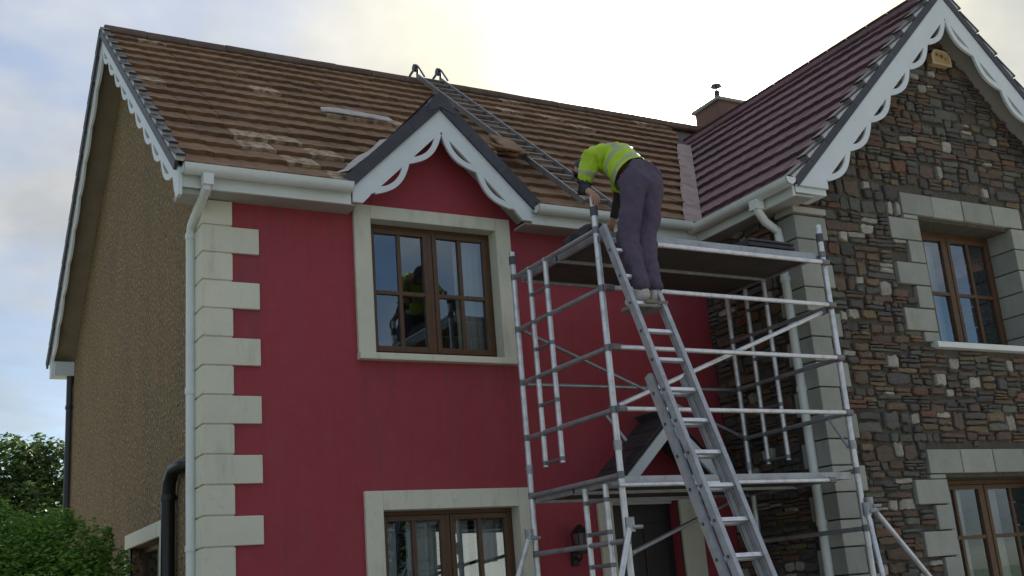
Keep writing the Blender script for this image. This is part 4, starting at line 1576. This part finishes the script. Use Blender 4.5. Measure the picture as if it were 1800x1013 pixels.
SKIN = M('skin', (0.42, 0.24, 0.17), .6, var=[(20, (0.36, 0.18, 0.12), .4, .7, .6)])
HAIR = M('dark_hair', (0.018, 0.014, 0.012), .6, bump=(80, .5, .01))
NAVY = M('flare_tinted_navy_trousers', (0.090, 0.064, 0.100), .85, var=[(7, (0.068, 0.054, 0.098), .4, .7, .8), (18, (0.12, 0.10, 0.155), .55, .8, .6)], bump=(120, .2, .002))  # purple cast of the lens flare is mixed into the navy cloth
HIVIS = M('hi_vis_yellow_green', (0.42, 0.62, 0.02), .6, var=[(9, (0.32, 0.50, 0.012), .42, .7, .8), (16, (0.52, 0.72, 0.06), .58, .8, .5)])
BAND = M('grey_reflective_tape', (0.34, 0.40, 0.22), .45, var=[(14, (0.30, 0.33, 0.25), .4, .7, .6)])
SLEEVE = M('dark_undershirt', (0.030, 0.027, 0.036), .85)
SHOEM = M('pale_suede_trainer', (0.55, 0.53, 0.50), .85, var=[(16, (0.36, 0.33, 0.30), .45, .7, .8)])
SOLE = M('grey_brown_sole', (0.20, 0.175, 0.15), .8)

P_ = lambda *a: Vector(a)
hipc = P_(2.825, -1.965, 4.605)
fL, fR = P_(2.605, -2.135, 3.655), P_(2.735, -2.120, 3.655)
aL, aR = P_(2.575, -2.125, 3.680), P_(2.680, -2.110, 3.685)
kL, kR = P_(2.605, -1.965, 4.105), P_(2.755, -1.985, 4.120)
hL, hR = P_(2.725, -1.990, 4.530), P_(2.885, -1.975, 4.535)
w0 = P_(2.800, -1.865, 4.690)
ch1 = P_(2.765, -1.735, 4.850)
ch2 = P_(2.725, -1.625, 4.915)
nk = P_(2.715, -1.520, 4.945)
hd = P_(2.690, -1.400, 4.895)
shL, shR = P_(2.585, -1.655, 4.880), P_(2.860, -1.585, 4.935)
elL, elR = P_(2.520, -1.575, 4.660), P_(2.975, -1.44, 4.70)
wrL, wrR = P_(2.490, -1.720, 4.560), P_(2.950, -1.33, 4.50)
person = thing('person', (2.66, -2.13, 3.64), 'roofer in yellow hi-vis jacket and navy trousers bending over atop the ladder', 'person')
# body: one continuous skin with hands and head
bv = [hipc, w0, ch1, ch2, nk, hd, shL, elL, wrL, shR, elR, wrR, hL, kL, aL, hR, kR, aR, hd + P_(.0, .05, -.03)]
be = [(0, 1), (1, 2), (2, 3), (3, 4), (4, 5), (5, 18), (3, 6), (6, 7), (7, 8), (3, 9), (9, 10), (10, 11), (0, 12), (12, 13), (13, 14), (0, 15), (15, 16), (16, 17)]
br = [.085, .085, .11, .12, .055, .088, .055, .040, .028, .055, .040, .028, .075, .052, .040, .075, .052, .040, .06]


def hand(wr, dirv, curl, side, palm_n):
    """palm and five separate fingers as skin chains appended to the body graph"""
    global bv, be, br
    d = Vector(dirv).normalized(); n = Vector(palm_n).normalized(); s = d.cross(n) * side
    w = len(bv)
    bi = 8 if wr is wrL else 11
    bv.append(wr + d * .045); br.append((.026, .018)); be.append((bi, w))
    for k in range(4):
        off = (k - 1.5) * .019
        ln = (.060, .070, .066, .052)[k]
        p0 = wr + d * .082 + s * off
        p1 = p0 + (d * math.cos(curl * .5) + n * math.sin(curl * .5)) * ln * .55
        p2 = p1 + (d * math.cos(curl * 1.3) + n * math.sin(curl * 1.3)) * ln * .5
        p3 = p2 + (d * math.cos(curl * 2.0) + n * math.sin(curl * 2.0)) * ln * .35
        i = len(bv)
        bv += [p0, p1, p2, p3]; br += [.0098, .0090, .0082, .0070]
        be += [(w, i), (i, i + 1), (i + 1, i + 2), (i + 2, i + 3)]
    p0 = wr + d * .03 + s * .030
    p1 = p0 + (d * .6 + s * .6 + n * .5).normalized() * .034
    p2 = p1 + (d * .8 + n * .7 + s * .1).normalized() * .028
    i = len(bv)
    bv += [p0, p1, p2]; br += [.012, .0100, .0082]
    be += [(w, i), (i, i + 1), (i + 1, i + 2)]


hand(wrL, (-.12, -.55, -.40), .75, 1, (.1, .35, -.9))
hand(wrR, (-.1, .45, -.9), .6, -1, (0, .9, .4))
body = skin('body', bv, be, br, SKIN, person, 0, 2)
# face: nose, brow, ears as part of the head (head tilts down and forwards)
m = MB()
fd = (hd - nk).normalized()
fwd_f = P_(-.12, .62, -.78).normalized()
top_f = P_(-.1, .75, .62).normalized()
# hair cap
bm = bmesh.new()
bmesh.ops.create_icosphere(bm, subdivisions=4, radius=1)
sidev = fwd_f.cross(top_f).normalized()
for v in bm.verts:
    q = v.co.copy()
    rr = 1 + mnoise.noise(q * 6) * .05
    v.co = hd + P_(0, .02, .0) + (fwd_f * q.x * .098 + sidev * q.y * .083 + top_f * q.z * .112) * rr
bmesh.ops.bisect_plane(bm, geom=bm.verts[:] + bm.edges[:] + bm.faces[:], plane_co=hd + fwd_f * .04 - top_f * .03, plane_no=(fwd_f - top_f * .55).normalized(), clear_outer=True)
me = bpy.data.meshes.new('hair'); bm.to_mesh(me); bm.free(); me.materials.append(HAIR)
for p in me.polygons: p.use_smooth = True
o = bpy.data.objects.new('hair', me); COL.objects.link(o); put(o, person)
fc = MB()
hc = hd + P_(0, .03, -.01)
fc.obox(hc + fwd_f * .098 - top_f * .01, fwd_f * .018, sidev * .010, top_f * .022)
for s in (-1, 1):
    fc.obox(hc + sidev * s * .080 - fwd_f * .005, sidev * .008, fwd_f * .018, top_f * .028)
    fc.tube([hc + fwd_f * .082 + sidev * s * .030 + top_f * .018, hc + fwd_f * .090 + sidev * s * .030 + top_f * .018], .010, 8)
fc.obox(hc + fwd_f * .086 - top_f * .050, fwd_f * .006, sidev * .022, top_f * .006)
fc.build('face_features', SKIN, person, bevel=.005)

# trousers
tv = [hipc, w0 + P_(0, .03, .055), hL, kL, aL + P_(0, 0, .03), hR, kR, aR + P_(0, 0, .03), hipc + P_(.012, -.060, .02),
      hL.lerp(kL, .5), hR.lerp(kR, .5), kL.lerp(aL, .55), kR.lerp(aR, .55), aL + P_(0, 0, -.02), aR + P_(0, 0, -.02)]
te = [(0, 1), (0, 2), (2, 9), (9, 3), (3, 11), (11, 4), (4, 13), (0, 5), (5, 10), (10, 6), (6, 12), (12, 7), (7, 14), (0, 8)]
tr = [(.186, .176), (.156, .150), .122, .088, .070, .122, .088, .070, .135, .104, .104, .076, .076, .074, .074]
skin('trousers', tv, te, tr, NAVY, person, 0, 3, .017, 3)
# jacket
jv = [hipc.lerp(w0, .62) + P_(-.004, .012, .0), w0 + P_(0, .012, .020), ch1, ch2, ch2 + (nk - ch2) * .55, shL, shL.lerp(elL, .55), elL + (shL - elL) * .02, shR, shR.lerp(elR, .55), elR]
je = [(0, 1), (1, 2), (2, 3), (3, 4), (3, 5), (5, 6), (6, 7), (3, 8), (8, 9), (9, 10)]
jr = [(.150, .146), (.172, .160), (.168, .156), (.145, .135), .085, .090, .074, .064, .086, .072, .062]
jk = skin('jacket', jv, je, jr, [HIVIS, BAND, NAVY], person, 1, 3, .016, 9)
axis = (ch2 - w0).normalized()
bm = bmesh.new(); bm.from_mesh(jk.data)               # straight hem
bmesh.ops.bisect_plane(bm, geom=bm.verts[:] + bm.edges[:] + bm.faces[:], plane_co=w0 - axis * .004, plane_no=(-axis - Vector((0, 0, .15))).normalized(), clear_outer=True)
bm.to_mesh(jk.data); bm.free()
latv = (shR - shL).normalized()
for p in jk.data.polygons:
    c = p.center
    t = (c - w0).dot(axis)
    l = (c - w0.lerp(ch2, .5)).dot(latv)
    isarm = (c - shL).dot((elL - shL).normalized()) > .05 and (c - shL.lerp(elL, .5)).length < .15 and (c - ch1).dot(latv) < -.13
    if isarm:
        ta = (c - shL).dot((elL - shL).normalized())
        if .115 < ta < .155: p.material_index = 1
        continue
    if .015 < t < .055 or .135 < t < .175: p.material_index = 1
    elif t >= .175 and (.055 < abs(l) < .095): p.material_index = 1
# forearm sleeve (dark)
skin('sleeve', [elL + (shL - elL) * .10, elL, elL.lerp(wrL, .55), wrL + (elL - wrL) * .08], [(0, 1), (1, 2), (2, 3)], [.052, .052, .044, .036], SLEEVE, person, 1, 2, .004, 2)
skin('sleeve', [elR + (shR - elR) * .10, elR, elR.lerp(wrR, .55), wrR + (elR - wrR) * .08], [(0, 1), (1, 2), (2, 3)], [.052, .052, .044, .036], SLEEVE, person, 1, 2, .004, 5)
# shoes: toe on the rung, heel out
for a, tx in ((aL, -.015), (aR, .03)):
    zs = 3.618
    toe = P_(a.x + tx * 1.6, a.y + .175, zs)
    ball = P_(a.x + tx, a.y + .095, zs)
    heel = P_(a.x, a.y - .070, zs - .002)
    sh = skin('shoe', [P_(a.x, a.y, zs + .032), ball, toe, heel, P_(a.x, a.y - .018, zs + .105)], [(0, 1), (1, 2), (0, 3), (0, 4)],
              [(.060, .062), (.062, .050), (.050, .038), (.054, .052), (.060, .060)], SHOEM, person, 0, 2, .003, 7)
    o2 = MB()
    outl = [(-.5, -.040), (-.46, -.050), (0, -.044), (.32, -.056), (.46, -.044), (.52, -.012), (.52, .012), (.46, .044), (.32, .056), (0, .044), (-.46, .050), (-.5, .040)]
    dv = (toe - heel); ln_s = dv.length + .062; dv.normalize(); sv = dv.cross(Vector((0, 0, 1))).normalized()
    cc = (toe + heel) / 2
    o2.extr(outl, lambda p, q, d: cc + dv * p * ln_s + sv * q + Vector((0, 0, d)), -.062, -.034)
    o2.build('sole', SOLE, sh, bevel=.006)

# ================================================================== plants
LEAF = M('hedge_leaf', (0.19, 0.36, 0.06), .55, var=[(2.2, (0.11, 0.21, 0.036), .4, .7, .8), (9, (0.23, 0.36, 0.08), .5, .8, .7)])
LEAFD = M('dark_tree_leaf', (0.085, 0.15, 0.042), .6, var=[(1.0, (0.030, 0.055, 0.022), .4, .7, .8), (5, (0.085, 0.13, 0.042), .5, .8, .7)])
LEAFK = M('very_dark_leaf', (0.030, 0.050, 0.018), .7)
for lm in (LEAF, LEAFD):                              # thin leaves let light through
    t = lm.node_tree
    pb = t.nodes['Principled BSDF']
    out_ = next(n for n in t.nodes if n.type == 'OUTPUT_MATERIAL')
    tl = t.nodes.new('ShaderNodeBsdfTranslucent')
    t.links.new(pb.inputs['Base Color'].links[0].from_socket, tl.inputs[0])
    mx = t.nodes.new('ShaderNodeMixShader')
    mx.inputs[0].default_value = .38
    t.links.new(pb.outputs[0], mx.inputs[1]); t.links.new(tl.outputs[0], mx.inputs[2])
    t.links.new(mx.outputs[0], out_.inputs[0])
BARK = M('bark', (0.08, 0.06, 0.045), .9, var=[(12, (0.05, 0.038, 0.03), .4, .7, .8)], bump=(25, .8, .02))


def leaf_cloud(name, mat, parent, blobs, n, size, seed, flat=.5):
    """small leaf faces through the volume of several rough clumps"""
    rnd = random.Random(seed)
    vs, fs = [], []
    tot = sum(b[3] * b[4] for b in blobs)
    for (cx, cy, cz, rx, rz) in blobs:
        for i in range(int(n * rx * rz / tot)):
            while True:
                q = Vector((rnd.uniform(-1, 1), rnd.uniform(-1, 1), rnd.uniform(-1, 1)))
                if q.length < 1: break
            q = q.normalized() * (q.length ** .45)
            lump = 1 + .24 * mnoise.noise(q * 2.4 + Vector((cx, cy, cz))) + .18 * mnoise.noise(q * 6 + Vector((cz, cx, cy)))
            if mnoise.noise(q * 3.2 + Vector((cy * 3, cz, cx))) > (.38 if rx > .2 else .6): continue
            p = Vector((cx + q.x * rx * lump, cy + q.y * rx * lump, cz + q.z * rz * lump))
            a = rnd.uniform(0, 6.28)
            u = Vector((math.cos(a), math.sin(a), rnd.uniform(-.7, .5))).normalized()
            w = u.cross(Vector((rnd.uniform(-1, 1), rnd.uniform(-1, 1), rnd.uniform(.2, 1.2)))).normalized()
            s = size * rnd.uniform(.6, 1.35)
            o = len(vs)
            nrm_ = u.cross(w)
            vs += [p - u * s, p + w * s * .42 - nrm_ * s * .1, p + u * s, p - w * s * .42 - nrm_ * s * .1]
            fs += [(o, o + 1, o + 2, o + 3)]
    m = MB(); m.v, m.f, m.m = [tuple(v) for v in vs], fs, [0] * len(fs)
    return m.build(name, mat, parent, fix=False)


def tree(name, loc, label, cat, blobs, n, size, mat, seed, trunk_r, group=None, crown='crown', trunk='trunk'):
    t = thing(name, loc, label, cat, group)
    rnd = random.Random(seed + 50)
    x, y, z = loc
    m = MB()
    top = max(b[2] for b in blobs)
    m.tube([(x, y, z), (x + .1 * trunk_r, y, z + (top - z) * .35), (x + .5 * trunk_r, y + .2 * trunk_r, z + (top - z) * .9)], [trunk_r, trunk_r * .75, trunk_r * .25], 10)
    for b in blobs:
        m.tube([(x, y, z + (b[2] - z) * .45), (x + (b[0] - x) * .5, y + (b[1] - y) * .5, z + (b[2] - z) * .72), (b[0], b[1], b[2])], [trunk_r * .45, trunk_r * .3, trunk_r * .08], 7)
    m.build(trunk, BARK, t, smooth=True)
    leaf_cloud(crown, mat, t, blobs, n, size, seed)
    return t


tree('hedge', (-1.2, 1.9, 0), 'bright green leafy bush beside the pebbledashed gable wall', 'bush',
     [(-1.15, 1.9, 2.15, .52, .52), (-.75, 1.75, 2.08, .46, .52), (-1.6, 2.0, 2.05, .55, .6), (-.62, 1.62, 1.75, .36, .5), (-1.1, 1.7, 1.5, .7, .8), (-1.0, 1.75, 2.34, .26, .22), (-.55, 1.6, 2.15, .16, .18), (-.30, 1.5, 2.12, .06, .16), (-1.25, 1.7, 2.62, .07, .14), (-.72, 1.6, 2.50, .06, .13), (-.42, 1.5, 2.34, .05, .12)],
     42000, .026, LEAF, 5, .05, crown='foliage', trunk='stem')
tree('tree', (.1, 17.5, 0), 'dark green tree behind the back corner of the house', 'tree',
     [(.25, 17.5, 5.0, .85, .75), (1.1, 17.9, 5.1, .7, .72), (-.7, 17.3, 4.8, .9, .8), (.2, 17.3, 3.9, 1.4, 1.0), (-1.6, 17.5, 4.3, 1.0, .9), (1.5, 18, 4.0, 1.0, 1.1)],
     30000, .075, LEAFD, 8, .16)
# across the road, seen only in the panes
tree('tree', (13.0, -31.0, 0), 'broad dark tree across the road mirrored in the upper window', 'tree',
     [(13, -31, 8.5, 3.0, 2.6), (10.8, -31, 7.0, 2.4, 2.2), (15.2, -30.5, 7.0, 2.2, 2.2), (13, -31, 5.2, 3.2, 2.2)], 14000, .22, LEAFK, 21, .35)
nb = thing('neighbour_house', (21.5, -33, 0), 'grey roofed house across the road mirrored in the windows', 'house')
m = MB(); m.box(17, 27, -38, -32, 0, 5.2); m.build('wall', M('pale_neighbour_render', (.5, .48, .44), .8, var=[(1, (.42, .4, .37), .4, .7, .6)]), nb)
m = MB(); m.extr([(-31.5, 5.1), (-38.5, 5.1), (-35, 8.0)], lambda a, b, d: (d, a, b), 16.6, 27.4); rf = m.build('roof', SLATE, nb)
m = MB(); m.box(25, 25.9, -35.5, -34.6, 7.2, 9.0); m.build('chimney', BRK, rf)
for wx_ in (18.5, 21.5, 24.5):
    for wz_ in (1.0, 3.4):
        m = MB(); m.box(wx_, wx_ + 1.2, -32.0, -31.95, wz_, wz_ + 1.2); m.build('window', DOORM, nb)
